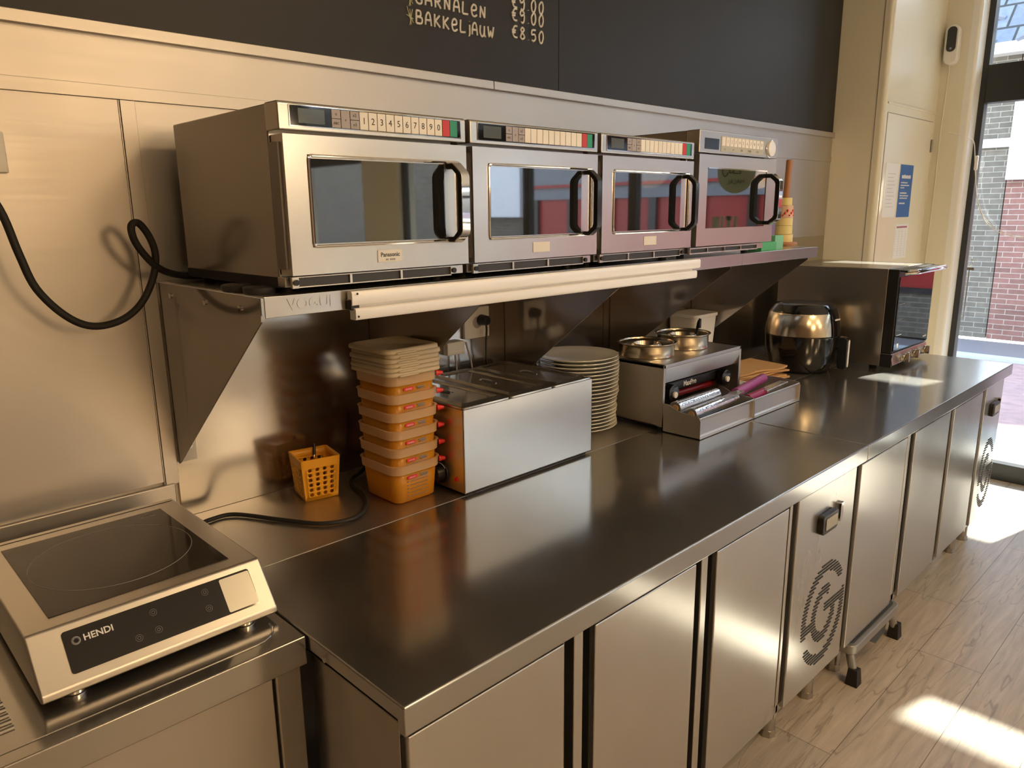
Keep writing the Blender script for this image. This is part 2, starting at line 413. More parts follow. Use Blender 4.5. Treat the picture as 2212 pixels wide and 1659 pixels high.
def dup(root, loc, label, group=None):
    r = root.copy(); COL.objects.link(r); r.location = loc; r['label'] = label
    if group: r['group'] = group
    for ch in list(root.children):
        c = ch.copy(); COL.objects.link(c); c.parent = r
        for g in list(ch.children):
            d = g.copy(); COL.objects.link(d); d.parent = c
    return r
def text(name, s, mat, parent, origin, xdir, zdir, size, ext=.0004, align='CENTER', label=None, sx=1.0, bold=0.0):
    """flat lettering lying in the plane spanned by xdir / zdir"""
    cu = bpy.data.curves.new(name, 'FONT'); cu.body = s; cu.size = size; cu.extrude = ext
    cu.align_x = align; cu.align_y = 'CENTER'; cu.offset = bold; cu.resolution_u = 3
    tmp = bpy.data.objects.new('tmp', cu); me = bpy.data.meshes.new_from_object(tmp)
    bpy.data.objects.remove(tmp); bpy.data.curves.remove(cu)
    me.materials.clear(); me.materials.append(M[mat])
    o = bpy.data.objects.new(name, me); COL.objects.link(o)
    X = Vector(xdir).normalized(); Z = Vector(zdir).normalized(); Y = X.cross(Z)
    mm = Matrix((X*sx, Z, Y)).transposed().to_4x4()
    base = WORLD[parent.name] if parent is not None else Vector((0, 0, 0))
    mm.translation = Vector(origin)-base
    if parent is not None: o.parent = parent
    o.matrix_local = mm
    return o

# ------------------------------------------------------------------ measured layout (metres, floor z=0, kitchen wall y=0, room y<0)
CT = 0.88           # worktop height
SH = 1.454          # shelf top
XF = 4.25           # street facade plane
YF = -0.969         # worktop front
CEIL = 3.15
XW = -3.2; YS = -8.3

# ================================================================== SETTING
b = bm_new(); box(b, XW, XF, YS, 0.0, -.05, 0); struct('floor', b, 'wood_floor')
b = bm_new(); box(b, XW, XF, YS, 0.0, CEIL, CEIL+.08); struct('ceiling', b, 'ceiling_paint')
b = bm_new(); box(b, XW, XF, .012, .14, 0, CEIL); struct('wall_back', b, 'wall_paint')
b = bm_new(); box(b, XW-.1, XW, YS, .14, 0, CEIL); struct('wall_left', b, 'wall_dark')
b = bm_new(); box(b, XW, XF, YS-.1, YS, 0, CEIL); struct('wall_front', b, 'wall_paint')
# stainless cladding sheets of the kitchen wall
b = bm_new(); box(b, -1.6, -.226, .001, .012, 0.98, 1.838); struct('wall_cladding_left', b, 'steel_wall')
b = bm_new(); box(b, -.192, 1.42, .0015, .012, 1.452, 1.838); struct('wall_cladding_middle_upper', b, 'steel_wall')
b = bm_new(); box(b, -.192, 1.42, .0015, .012, .88, 1.4515); struct('wall_cladding_middle_lower', b, 'steel_wall_bright')
b = bm_new(); box(b, 1.423, 3.33, .0015, .012, 1.452, 1.838); struct('wall_cladding_right_upper', b, 'steel_wall')
b = bm_new(); box(b, 1.423, 3.33, .0015, .012, .88, 1.4515); struct('wall_cladding_right_lower', b, 'steel_wall_bright')
b = bm_new(); box(b, -1.6, 3.33, .001, .012, 1.866, 1.962); struct('wall_cladding_top', b, 'steel_wall')
b = bm_new(); box(b, -1.6, 3.33, -.003, .012, 1.8385, 1.8655); struct('trim_1', b, 'steel_wall', bevel=.001)
b = bm_new(); box(b, -.223, -.1925, -.003, .012, .97, 1.838); box(b, -.2265, -.2235, -.001, .012, .97, 1.838); struct('trim_2', b, 'steel_wall', bevel=.001)
# ledge strip under the blackboard (two lengths)
for i, (a, c) in enumerate(((-1.6, .857), (.859, 3.335))):
    b = bm_new(); box(b, a, c, -.012, .012, 1.962, 1.987); struct('trim_%d' % (3+i), b, 'steel_wall', bevel=.002)
# blackboards
def writing(bd):
    GL = {  # strokes in a unit box (x 0..1, y 0..1)
     'A': [[(0,0),(.12,.7),(.4,1),(.7,.8),(.85,0)],[(.1,.42),(.8,.42)]],
     'B': [[(0,0),(.05,1)],[(.05,1),(.6,.95),(.62,.62),(.1,.52)],[(.1,.52),(.8,.45),(.75,.05),(0,0)]],
     'K': [[(.08,1),(.05,0)],[(.8,.95),(.12,.45)],[(.15,.5),(.85,.02)]],
     'e': [[(.1,.45),(.7,.55),(.72,.85),(.35,.95),(.05,.6),(.15,.1),(.5,0),(.85,.15)]],
     'L': [[(.1,1),(.02,.1),(.3,.03),(.8,.05)]],
     'j': [[(.5,.75),(.5,.1),(.3,-.15),(.05,-.1)],[(.5,1.02),(.51,1.05)]],
     'U': [[(.05,.9),(.0,.35),(.25,0),(.6,.15),(.72,.9)],[(.72,.9),(.7,.2),(.9,0)]],
     'W': [[(0,.95),(.2,.05),(.45,.6),(.65,.05),(.95,.98)]],
     'N': [[(.03,0),(.1,.95)],[(.1,.95),(.7,.05)],[(.7,.05),(.78,.98)]],
     'R': [[(.05,0),(.08,.95)],[(.08,.95),(.65,.85),(.6,.55),(.1,.48)],[(.3,.48),(.8,0)]],
     'G': [[(.8,.85),(.4,1),(.05,.55),(.2,.05),(.75,.05),(.8,.45),(.45,.45)]],
     'E': [[(.85,.98),(.45,.95),(.15,.5),(.35,.05),(.85,.02)],[(.0,.6),(.6,.62)],[(0,.4),(.55,.42)]],
     '9': [[(.75,.75),(.4,1),(.08,.75),(.25,.5),(.7,.65),(.72,.2),(.5,-.08),(.2,0)]],
     '8': [[(.4,1),(.15,.75),(.6,.4),(.75,.15),(.4,-.02),(.1,.15),(.35,.5),(.7,.8),(.4,1)]],
     '5': [[(.75,1),(.2,.95),(.12,.55),(.6,.6),(.75,.25),(.4,0),(.1,.1)]],
     '0': [[(.4,1),(.08,.6),(.2,.05),(.55,.02),(.78,.5),(.65,.95),(.4,1)]],
     '.': [[(.3,.05),(.36,.0)]],
     '*': [[(.0,1.1),(.55,.1)],[(.85,.95),(.35,-.2)],[(-.1,.5),(.95,.28)],[(.45,.95),(.6,-.15)],[(.95,.0),(.3,.62)]],
    }
    def word(s, x, z, h, w, mat, slope=0.0, r=.0031, adv=1.22, name='chalk_writing'):
        bb = bm_new()
        for ch in s:
            if ch == ' ': x += w*.6; continue
            ww = w*(.4 if ch in '.j' else 1)
            for st in GL[ch]:
                pts = [(x+px*ww, -.0015, z+py*h+random.uniform(-.0004, .0004)) for px, py in st]
                tube(bb, pts, r, n=6, smooth=3 if len(pts) > 2 else 0)
            x += ww*adv+.002; z += slope*w*adv
        obj(name, bb, mat, bd)
    # bottom line, the line above it, and the prices beside them
    word('*', .545, 2.108, .036, .022, 'chalk_green', 0, .0012)
    word('BAKKeLjAUW', .575, 2.109, .033, .0245, 'chalk', 0)
    word('*', .545, 2.156, .036, .022, 'chalk_green', 0, .0012)
    word('GARNALeN', .575, 2.160, .033, .0262, 'chalk', 0)
    word('E9.00', .945, 2.212, .034, .027, 'chalk', .0)
    word('E9.00', .945, 2.1745, .034, .027, 'chalk', .0)
    word('E8.50', .945, 2.1255, .034, .027, 'chalk', .0)
    word('e', .500, 2.166, .03, .02, 'chalk')
b = bm_new(); box(b, -1.6, 1.1625, 0, .012, 1.987, CEIL)
bd = obj('blackboard', b, 'chalkboard', bevel=.001)
tag(bd, 'long black menu board with handwritten chalk dishes and prices above the steel wall', 'blackboard')
writing(bd)
b = bm_new(); box(b, 1.1645, 3.33, 0, .012, 1.987, CEIL)
bd2 = obj('blackboard', b, 'chalkboard', bevel=.001)
tag(bd2, 'blank black board panel next to the cream column, without any writing', 'blackboard')

# cream column with rounded corner, boxed-out wall towards the facade
YC = -.255; XI = 4.10
pts = [(3.332, .14)]
for i in range(7):
    t = R(180+90*i/6); pts.append((3.357+.025*cos(t), YC+.025+.025*sin(t)))
pts += [(XI, YC), (XI, -.385), (XF+.12, -.385), (XF+.12, .14)]
b = bm_new(); prism(b, pts, 'z', 0, CEIL); struct('wall_right_column', b, 'cream_paint', ang=30)
pts = [(XI, -.3852)]
for i in range(7):
    t = R(180+90*i/6); pts.append((XI+.022+.022*cos(t), -.411+.022*sin(t)))
pts += [(XF+.12, -.433), (XF+.12, -.3852)]
b = bm_new(); prism(b, pts, 'z', 0, CEIL); struct('trim_7', b, 'white_gloss', ang=30)
# access door in the boxed column and thin trims
b = bm_new(); box(b, 3.372, 4.052, YC-.003, YC, 1.00, 2.068); dn = struct('door_1', b, 'cream_paint', bevel=.001)
b = bm_new(); ringplate(b, 'y', 3.370, 4.054, .998, 2.070, .002, YC-.0012, YC+.001); obj('door_gap', b, 'ink_grey', dn)
b = bm_new(); cyl(b, (4.062, YC-.007, 1.905), (4.062, YC-.007, 1.975), .006); obj('hinge', b, 'stool_grey', dn)
b = bm_new(); box(b, 3.36, XI, YC-.006, YC, 2.112, 2.121); struct('trim_5', b, 'cream_paint', bevel=.001)
b = bm_new(); box(b, 4.085, 4.088, YC-.004, YC, .9, 2.112); struct('trim_6', b, 'cream_paint')
b = bm_new(); box(b, 3.330, 3.3318, -.212, -.209, 0, CEIL); struct('trim_8', b, 'ink_grey')

# street facade: dark frames, panes, posts and piers
def post(bm, y0, y1, z0=0, z1=CEIL, d=.035): box(bm, XF-d, XF+d, y0, y1, z0, z1)
bays = [(-1.26, -.464), (-3.02, -1.80), (-4.22, -3.10), (-6.12, -4.30), (-8.22, -6.90)]
b = bm_new()
for y0, y1 in bays:
    post(b, y1, y1+(.045 if y1 < -1 else .031)); post(b, y0-.045, y0)
    box(b, XF-.035, XF+.035, y0, y1, 0, .104); box(b, XF-.04, XF+.04, y0, y1, 2.165, 2.367)
    box(b, XF-.035, XF+.035, y0, y1, CEIL-.07, CEIL)
box(b, XF-.028, XF+.0, -.437, -.43, 0, CEIL)
wf = struct('window_1', b, 'frame_grey', bevel=.003)
for y0, y1 in bays:
    b = bm_new(); box(b, XF-.004, XF+.004, y0, y1, .104, 2.165); obj('pane', b, 'pane_glass', wf)
    b = bm_new(); box(b, XF-.004, XF+.004, y0, y1, 2.367, CEIL-.07); obj('pane', b, 'pane_glass', wf)
b = bm_new(); box(b, XF-.06, XF+.12, -1.755, -1.305, 0, CEIL); struct('wall_right_pier', b, 'frame_grey')
b = bm_new(); box(b, XF-.08, XF+.14, -6.855, -6.165, 0, CEIL); struct('wall_right_cream_pier', b, 'cream_paint')
b = bm_new(); box(b, XF, XF+.12, -8.4, -8.265, 0, CEIL); struct('wall_right_end', b, 'cream_paint')
b = bm_new(); box(b, XF-.04, XF+.30, -8.4, .14, CEIL, 3.5); struct('wall_right_lintel', b, 'cream_paint')
b = bm_new(); box(b, XF+.12, XF+.68, -8.4, .6, 3.2, 3.3); struct('sun_block_eave', b, 'white_gloss')  # unseen eave, added to cut off sun on the upper panes

# outside: pavement, street, opposite houses
b = bm_new(); box(b, XF+.035, 5.55, -14, 6, -.12, -.03); struct('pavement', b, 'pavement')
b = bm_new(); box(b, 5.55, 8.9, -34, 6, -.14, -.05); struct('street', b, 'brick_street')
b = bm_new(); box(b, 8.55, 8.75, -14, 6, -.06, -.02); struct('curb', b, 'curb_stone')
b = bm_new(); box(b, 8.75, 9.8, -14, 6, -.06, -.03); struct('far_pavement', b, 'far_paving')
t = thing('brick_house', 'red brick house front across the street, seen through the shop window', 'house', (9.8, .5, 0))
b = bm_new(); box(b, 9.8, 10.0, -1.6, .665, 0, 3.32); obj('brick_wall', b, 'brick_red', t)
b = bm_new(); box(b, 9.82, 10.0, .68, 4, 0, 3.32); obj('reflection_grey_wall', b, 'brick_grey', t, label='brick stretch greyed for the reflection in the window glass')  # grey colour stands for a reflection in the window glass
b = bm_new(); box(b, 9.77, 9.82, .60, 4, 2.28, 2.38); obj('lintel_band', b, 'plaster_white', t)
b = bm_new(); box(b, 9.6, 9.85, -1.6, 4, 3.30, 3.42); obj('gutter', b, 'plaster_white', t)
b = bm_new()
for k in range(9):
    y = -1.5+k*.42
    for j in range(7):
        tube(b, [(9.62+j*.28, y-.1, 3.43+j*.30), (9.60+j*.28, y, 3.46+j*.30), (9.62+j*.28, y+.1, 3.43+j*.30)], .035, n=6, smooth=3)
prism(b, [(9.6, 3.42), (12, 5.97), (12, 3.42)], 'y', -1.6, 4); obj('roof', b, 'roof_tile', t)
b = bm_new(); box(b, 9.70, 9.77, -.3, .665, 1.90, 2.95); o = obj('sign_board', b, 'sign_board', bevel=.01)
tag(o, 'plain white board hung on the brick house across the street', 'sign')
t = thing('shop_front', 'red shop front with dark fascia across the street, mirrored in the ovens', 'shop', (9.4, -6, 0))
b = bm_new(); box(b, 9.5, 9.8, -34, -1.7, 0, 4.2); obj('facade_wall', b, 'brick_grey', t)
b = bm_new(); box(b, 9.3, 9.5, -9.2, -1.9, 1.80, 3.5); obj('fascia', b, 'shop_blue', t)
b = bm_new(); box(b, 9.26, 9.3, -9.2, -1.9, 2.0, 2.05); obj('trim_line', b, 'shop_red', t)
b = bm_new(); box(b, 9.34, 9.5, -9.2, -1.9, .62, 1.80); obj('red_panel', b, 'shop_red', t)
b = bm_new(); box(b, 9.32, 9.5, -34, -1.9, 0, .55); obj('plinth', b, 'brick_grey', t)
b = bm_new(); box(b, 9.30, 9.5, -9.2, -1.9, .55, .62); obj('sill_band', b, 'shop_dark', t)
b = bm_new(); box(b, 9.36, 9.5, -10.6, -9.5, 1.5, 3.0); obj('white_panel', b, 'sign_board', t)
for k in range(9):
    b = bm_new(); box(b, 9.28, 9.34, -9.1+k*.86, -8.96+k*.86, .62, 1.8); obj('mullion', b, 'shop_dark', t)
# unseen overhang outside, shaped to block sun from the lower panes
b = bm_new(); box(b, XF+.05, XF+1.35, -8.2, -.78, 2.26, 2.30)
t2 = obj('sun_block_canopy', b, 'shop_dark'); tag(t2, 'unseen flat overhang outside the glass, shaped to block the sun', 'sun_block_canopy')

# sticker and window letters on the facade glass (mirrored by the oven doors)
t = thing('window_sticker', 'round green halal sticker on the street window', 'sticker', (XF-.006, -2.2, 1.8))
b = bm_new(); cyl(b, (XF-.0075, -2.16, 1.86), (XF-.005, -2.16, 1.86), .15, n=40); obj('disc', b, 'sticker', t)
b = bm_new()
def ar(pts, r=.004): tube(b, [(XF-.009, -2.16+q[0], 1.86+q[1]) for q in pts], r, n=6, smooth=4)
ar([(.09, .03), (.05, .06), (.02, .02), (.04, -.01), (-.02, -.01)]); ar([(-.02, -.01), (-.02, .09)]); ar([(-.02, .0), (-.05, .0), (-.06, .09)])
ar([(-.06, .0), (-.085, -.03), (-.11, .0), (-.10, .04)])
obj('arabic_writing', b, 'sticker_ink', t)
text('halal_text', 'HALAL', 'sticker_ink', t, (XF-.009, -2.16, 1.79), (0, -1, 0), (0, 0, 1), .045)
t = thing('window_lettering', 'pale vinyl letters low on the street window', 'lettering', (XF-.006, -2.3, 1.3))
b = bm_new(); lx = (XF-.009, XF-.006)
box(b, lx[0], lx[1], -2.335, -2.275, 1.36, 1.545); box(b, lx[0], lx[1], -2.262, -2.242, 1.36, 1.55)
box(b, lx[0], lx[1], -2.215, -2.185, 1.36, 1.55); box(b, lx[0], lx[1], -2.228, -2.172, 1.52, 1.55); box(b, lx[0], lx[1], -2.158, -2.132, 1.36, 1.55)
obj('letter_blocks', b, 'letter_pale', t)

# ================================================================== FILL LAMPS (warm globes and ceiling panels added behind the viewer)
def pendant(x, y, z, label, r=.14, e=120, col=(1.0, .67, .36)):  # added globe, warm fill for the kitchen wall
    t = thing('fill_pendant', label, 'fill_lamp', (x, y, z))
    b = bm_new(); lathe(b, [(0, z-r), (r*.5, z-r*.87), (r*.87, z-r*.5), (r, z), (r*.87, z+r*.5), (r*.5, z+r*.87), (0, z+r)], (x, y), 32); obj('globe', b, 'fill_globe_glow', t, ang=80)
    b = bm_new(); cyl(b, (x, y, z+r), (x, y, CEIL), .006, n=8); obj('cord', b, 'black_plastic', t)
    b = bm_new(); cyl(b, (x, y, CEIL-.03), (x, y, CEIL), .05); obj('ceiling_rose', b, 'black_plastic', t)
    return t
pendant(.28, -4.1, 2.25, 'added warm fill globe nearest the counter, unseen behind the viewer')
pendant(1.9, -4.6, 2.25, 'added warm fill globe toward the window, unseen behind the viewer')
for (x, y, z, e, c) in ((.28, -4.1, 2.25, 38, (1.0, .60, .28)), (1.9, -4.6, 2.25, 10, (1, .74, .46))):
    l = bpy.data.lights.new('fill_bulb', 'POINT'); l.energy = e; l.color = c; l.shadow_soft_size = .24
    lo = bpy.data.objects.new('fill_bulb', l); COL.objects.link(lo); lo.location = (x, y, z-.16)

def fill_panel(x, y, label):  # panel added so the steel has a bright warm ceiling to reflect
    t = thing('added_fill_panel', label, 'fill_lamp', (x, y, CEIL-.04), 'added warm ceiling fill panels')
    b = bm_new(); ringplate(b, 'z', x-.29, x+.29, y-.29, y+.29, .02, CEIL-.04, CEIL); obj('frame', b, 'white_plastic', t)
    b = bm_new(); box(b, x-.29, x+.29, y-.29, y+.29, CEIL-.035, CEIL-.01); obj('diffuser', b, 'fill_panel_glow', t)
for i, (x, y) in enumerate(((-.9, -3.9), (1.13, -2.72), (1.25, -5.4))):
    fill_panel(x, y, 'added warm fill panel in the ceiling, unseen behind the viewer, %s' % ['behind the drainer end', 'nearest the fridge counters', 'deepest in the room'][i])

# ================================================================== COUNTERS
def worktop(x0, x1, y0, y1, label, seamy=None):
    t = thing('worktop', label, 'worktop', ((x0+x1)/2, (y0+y1)/2, CT-.05))
    b = bm_new(); prism(b, [(y0, CT), (y1, CT), (y1, CT-.03), (y0+.02, CT-.03), (y0+.02, CT-.052), (y0, CT-.052)], 'x', x0, x1)
    obj('top_sheet', b, 'steel_top', t, bevel=.004, seg=3)
    return t
w1 = worktop(-.243, 1.529, YF, -.389, 'stainless steel worktop of the nearer fridge counter, below the yellow containers')
b = bm_new(); cyl(b, (-.244, -.74, .855), (-.2425, -.74, .855), .005, n=10); obj('screw', b, 'chrome', w1)
w2 = worktop(1.531, 3.262, YF, -.389, 'scratched stainless worktop of the farther fridge counter, by the window')
b = bm_new(); box(b, -.243, 3.33, -.387, 0, CT-.03, CT-.0008); o = obj('worktop', b, 'steel_rack', bevel=.0008)
tag(o, 'narrow steel ledge along the wall behind both fridge counters', 'worktop')

def vent_grille(x0, x1, z0, z1, parent, y):
    """pressed horizontal slots forming an interlocking double-C rosette"""
    b = bm_new(); rows = 32; cx, cz = .5, .5
    for k in range(rows):
        v = (k+.5)/rows; runs = []; inside = False; n = 220
        for i in range(n+1):
            u = i/n; dx, dz = (u-.5)*2, (v-.5)*2
            rr = math.hypot(dx, dz); an = math.degrees(math.atan2(dz, dx)) % 360
            o_ = .80 < rr < 1.0 and not (14 < an < 34) and not (196 < an < 214)
            i_ = .36 < rr < .56 and not (338 <= an or an < 62)
            bar1 = .02 < dx < .92 and -.02 < dz < .16 and dx > .02
            bar2 = -.92 < dx < -.40 and -.20 < dz < -.02
            bar3 = .36 < dx < .56 and -.28 < dz < .0
            hit = (o_ or i_ or bar1 or bar2 or bar3) and rr < 1.0 and i < n
            if hit and not inside: s = u; inside = True
            if not hit and inside: runs.append((s, u)); inside = False
        for s, e in runs:
            L = (e-s)*(x1-x0); nseg = max(1, int(L/.045)); g = .004
            for q in range(nseg):
                xa = x0+s*(x1-x0)+L*q/nseg; xb = xa+L/nseg-g
                zc = z0+v*(z1-z0)
                if xb-xa > .004: box(b, xa, xb, y-.0006, y+.002, zc-.0021, zc+.0021)
    obj('vent_slots', b, 'black_rubber', parent)
def fridge(xL, xR, doors, panel, label, name='fridge_counter', zb=.155):
    t = thing(name, label, 'fridge', ((xL+xR)/2, -.65, 0))
    # hollow-looking carcass: sides, back, bottom, top rail
    b = bm_new(); box(b, xL, xR, -.885, -.392, .175, CT-.053); obj('carcass', b, 'black_rubber', t)
    b = bm_new(); box(b, xL-.0015, xL+.02, -.93, -.40, .155, CT-.053); obj('side_panel', b, 'steel_side', t, bevel=.002)
    b = bm_new(); box(b, xR-.02, xR+.0015, -.93, -.40, .155, CT-.053); obj('side_panel', b, 'steel_side', t, bevel=.002)
    b = bm_new(); box(b, xL+.02, xR-.02, -.938, -.40, .150, .175); obj('bottom_rail', b, 'steel_side', t)
    for d in doors:
        bb = bm_new(); box(bb, d[0], d[1], -.947, -.912, zb, .806)
        dd = obj('door', bb, 'steel_front', t, bevel=.003)
        bb = bm_new(); box(bb, d[1], d[1]+.004, -.940, -.914, zb+.004, .802); obj('gasket', bb, 'black_rubber', dd)
        bb = bm_new(); box(bb, d[0]-.004, d[0], -.935, -.914, zb+.004, .802); obj('gasket', bb, 'black_rubber', dd)
        bb = bm_new(); box(bb, d[1]+.004, d[1]+.011, -.936, -.918, zb+.002, .804); obj('edge_grip', bb, 'steel_dark', dd)
    for a, c in zip(doors, doors[1:]):
        mid0, mid1 = a[1], c[0]
        w = mid1-mid0; s0 = mid0+w*.42; s1 = mid0+w*.72
        bb = bm_new(); box(bb, s0, s1, -.938, -.905, .13, .826); obj('stile', bb, 'steel_front', t, bevel=.003)
    a = doors[-1][1]; w = panel[0]-a
    bb = bm_new(); box(bb, a+w*.45, a+w*.72, -.938, -.905, .13, .826); obj('stile', bb, 'steel_front', t, bevel=.003)
    bb = bm_new(); box(bb, panel[0], panel[1], -.947, -.912, zb, .826)
    pn = obj('compressor_panel', bb, 'steel_front', t, bevel=.003)
    pw = panel[1]-panel[0]
    vent_grille(panel[0]+pw*.20, panel[1]-.012, .205, .545, pn, -.948)
    cx = panel[0]+pw*.47
    bb = bm_new(); prism(bb, rrect(cx-.055, cx+.05, .665, .725, .012), 'y', -.965, -.947); ct = obj('controller', bb, 'black_plastic', pn, bevel=.003)
    bb = bm_new(); box(bb, cx-.038, cx+.04, -.967, -.964, .678, .714); obj('display', bb, 'lcd', ct)
    bb = bm_new(); box(bb, cx+.075, cx+.079, -.962, -.947, .672, .73); box(bb, cx+.079, cx+.105, -.957, -.947, .675, .728); obj('rocker_switch', bb, ['chrome'], pn, bevel=.002)
    for lx in (xL+.12, doors[1][0]-.03, panel[0]+.06 if panel[0] < 2 else panel[0]+.02, xR-.08):
        for ly in (-.875, -.47):
            bb = bm_new(); cyl(bb, (lx, ly, .02), (lx, ly, .152), .024, n=20); cyl(bb, (lx, ly, 0), (lx, ly, .022), .028, .026, n=8)
            obj('leg', bb, 'steel_side', t)
    return t
f1 = fridge(-.226, 1.520, [(-.222, .141), (.232, .595), (.686, 1.055)], (1.115, 1.512), 'three-door stainless fridge counter nearer the camera with rosette vent and controller')
f2 = fridge(1.538, 3.242, [(1.552, 1.961), (2.045, 2.440), (2.498, 2.898)], (2.949, 3.238), 'three-door stainless fridge counter at the window end with rosette vent')

# left drainer counter under the induction hob
t = thing('drainer_counter', 'stainless drainer counter carrying the induction hob, left of the fridge counter', 'counter', (-.9, -.35, 0))
b = bm_new(); prism(b, [(-.687, CT), (0, CT), (0, CT-.03), (-.67, CT-.03), (-.67, CT-.055), (-.687, CT-.055)], 'x', -1.6, -.246); obj('top_sheet', b, 'steel_top', t, bevel=.003)
b = bm_new(); tube(b, [(x, y, CT+.0006) for x, y in rrect(-1.3, -.272, -.655, -.12, .05)], .0022, n=6, sx=.6); obj('raised_border', b, 'steel_top', t)
b = bm_new()
for k in range(26):
    y = -.14-k*.0185; tube(b, [(-1.2, y, CT+.0002), (-.665, y, CT+.0002)], .0042, n=8)
obj('drainer_ribs', b, 'steel_top', t)
b = bm_new(); box(b, -1.6, -.205, -.012, .0, CT, .974); obj('upstand', b, 'steel_wall', t, bevel=.003)
b = bm_new(); box(b, -.296, -.248, -.662, -.622, 0.02, CT-.055); obj('leg', b, 'steel_side', t, bevel=.003)
b = bm_new(); box(b, -.296, -.252, -.06, -.02, 0.02, CT-.055); obj('leg', b, 'steel_side', t, bevel=.003)
b = bm_new(); box(b, -1.6, -.299, -.655, -.632, .1, CT-.06); obj('front_panel', b, 'steel_wall', t, bevel=.002)
b = bm_new(); box(b, -1.6, -.31, -.60, -.02, .1, .13); obj('base_shelf', b, 'steel_dark', t)

# ================================================================== WALL SHELF
t = thing('wall_shelf', 'long stainless wall shelf on triangular brackets carrying the microwaves', 'shelf', (.94, -.26, SH-.038))
for x0, x1 in ((-.19, 1.4995), (1.5005, 2.068)):
    b = bm_new(); prism(b, [(-.522, SH-.0385), (-.522, SH), (0, SH), (0, SH-.003), (-.519, SH-.003), (-.519, SH-.0385)], 'x', x0, x1)
    sh_part = obj('shelf_board', b, 'steel_shelf', t, bevel=.0012)
    if x0 < 0: text('embossed_mark', 'VOGUE', 'steel_shelf', sh_part, (-.095, -.5225, 1.4355), (1, 0, 0), (0, 0, 1), .030, ext=.0006, bold=.0006)
for i, x in enumerate((-.189, .37, .90, 1.46, 2.03)):
    b = bm_new()
    prism(b, [(-.502, SH-.004), (-.002, SH-.004), (-.002, 1.02), (-.012, 1.02), (-.502, 1.407)], 'x', x, x+.0025)
    box(b, x, x+.045, -.003, 0.0, 1.02, 1.40)
    br = obj('bracket', b, 'steel_bracket', t)
    b = bm_new()
    for (y, z) in ((-.075, 1.425), (-.26, 1.425), (-.42, 1.425)): cyl(b, (x-.003, y, z), (x, y, z), .006, n=12)
    cyl(b, (x+.03, -.006, 1.055), (x+.03, -.002, 1.055), .006, n=12)
    obj('screw', b, 'chrome', br)
# two small black pads and mug-like feet on the left shelf end
b = bm_new()
o = None
for i, (x, y) in enumerate(((-.173, -.38), (-.165, -.455))):
    b = bm_new(); lathe(b, [(0, SH), (.027, SH), (.030, SH+.004), (.030, SH+.012), (.026, SH+.014), (0, SH+.014)], (x, y), 28)
    o = obj('rubber_pad', b, 'charcoal', ang=50)
    tag(o, ['dark round rubber pad under the first microwave, farther from the shelf edge', 'dark round rubber pad at the shelf corner, nearer the front edge'][i], 'pad')
# label rail clipped on the shelf front
t = thing('label_rail', 'white aluminium double rail clipped to the front edge of the shelf', 'rail', (.59, -.535, 1.39))
b = bm_new(); prism(b, [(-.526, 1.424), (-.54, 1.424), (-.543, 1.428), (-.543, 1.448), (-.54, 1.452), (-.526, 1.452)], 'x', -.022, 1.208); obj('upper_profile', b, 'alu_white', t, bevel=.001)
b = bm_new(); prism(b, [(-.526, 1.396), (-.544, 1.396), (-.547, 1.40), (-.547, 1.416), (-.544, 1.419), (-.53, 1.419), (-.53, 1.424), (-.526, 1.424)], 'x', -.018, 1.185); obj('lower_profile', b, 'alu_white', t, bevel=.001)
b = bm_new(); box(b, -.024, -.004, -.540, -.524, 1.415, 1.436); obj('end_clip', b, 'black_plastic', t, bevel=.002)
b = bm_new()
for z in (1.447, 1.403): cyl(b, (-.012, -.5478, z), (-.012, -.5465, z), .0022, n=8)
obj('hole', b, 'black_rubber', t)

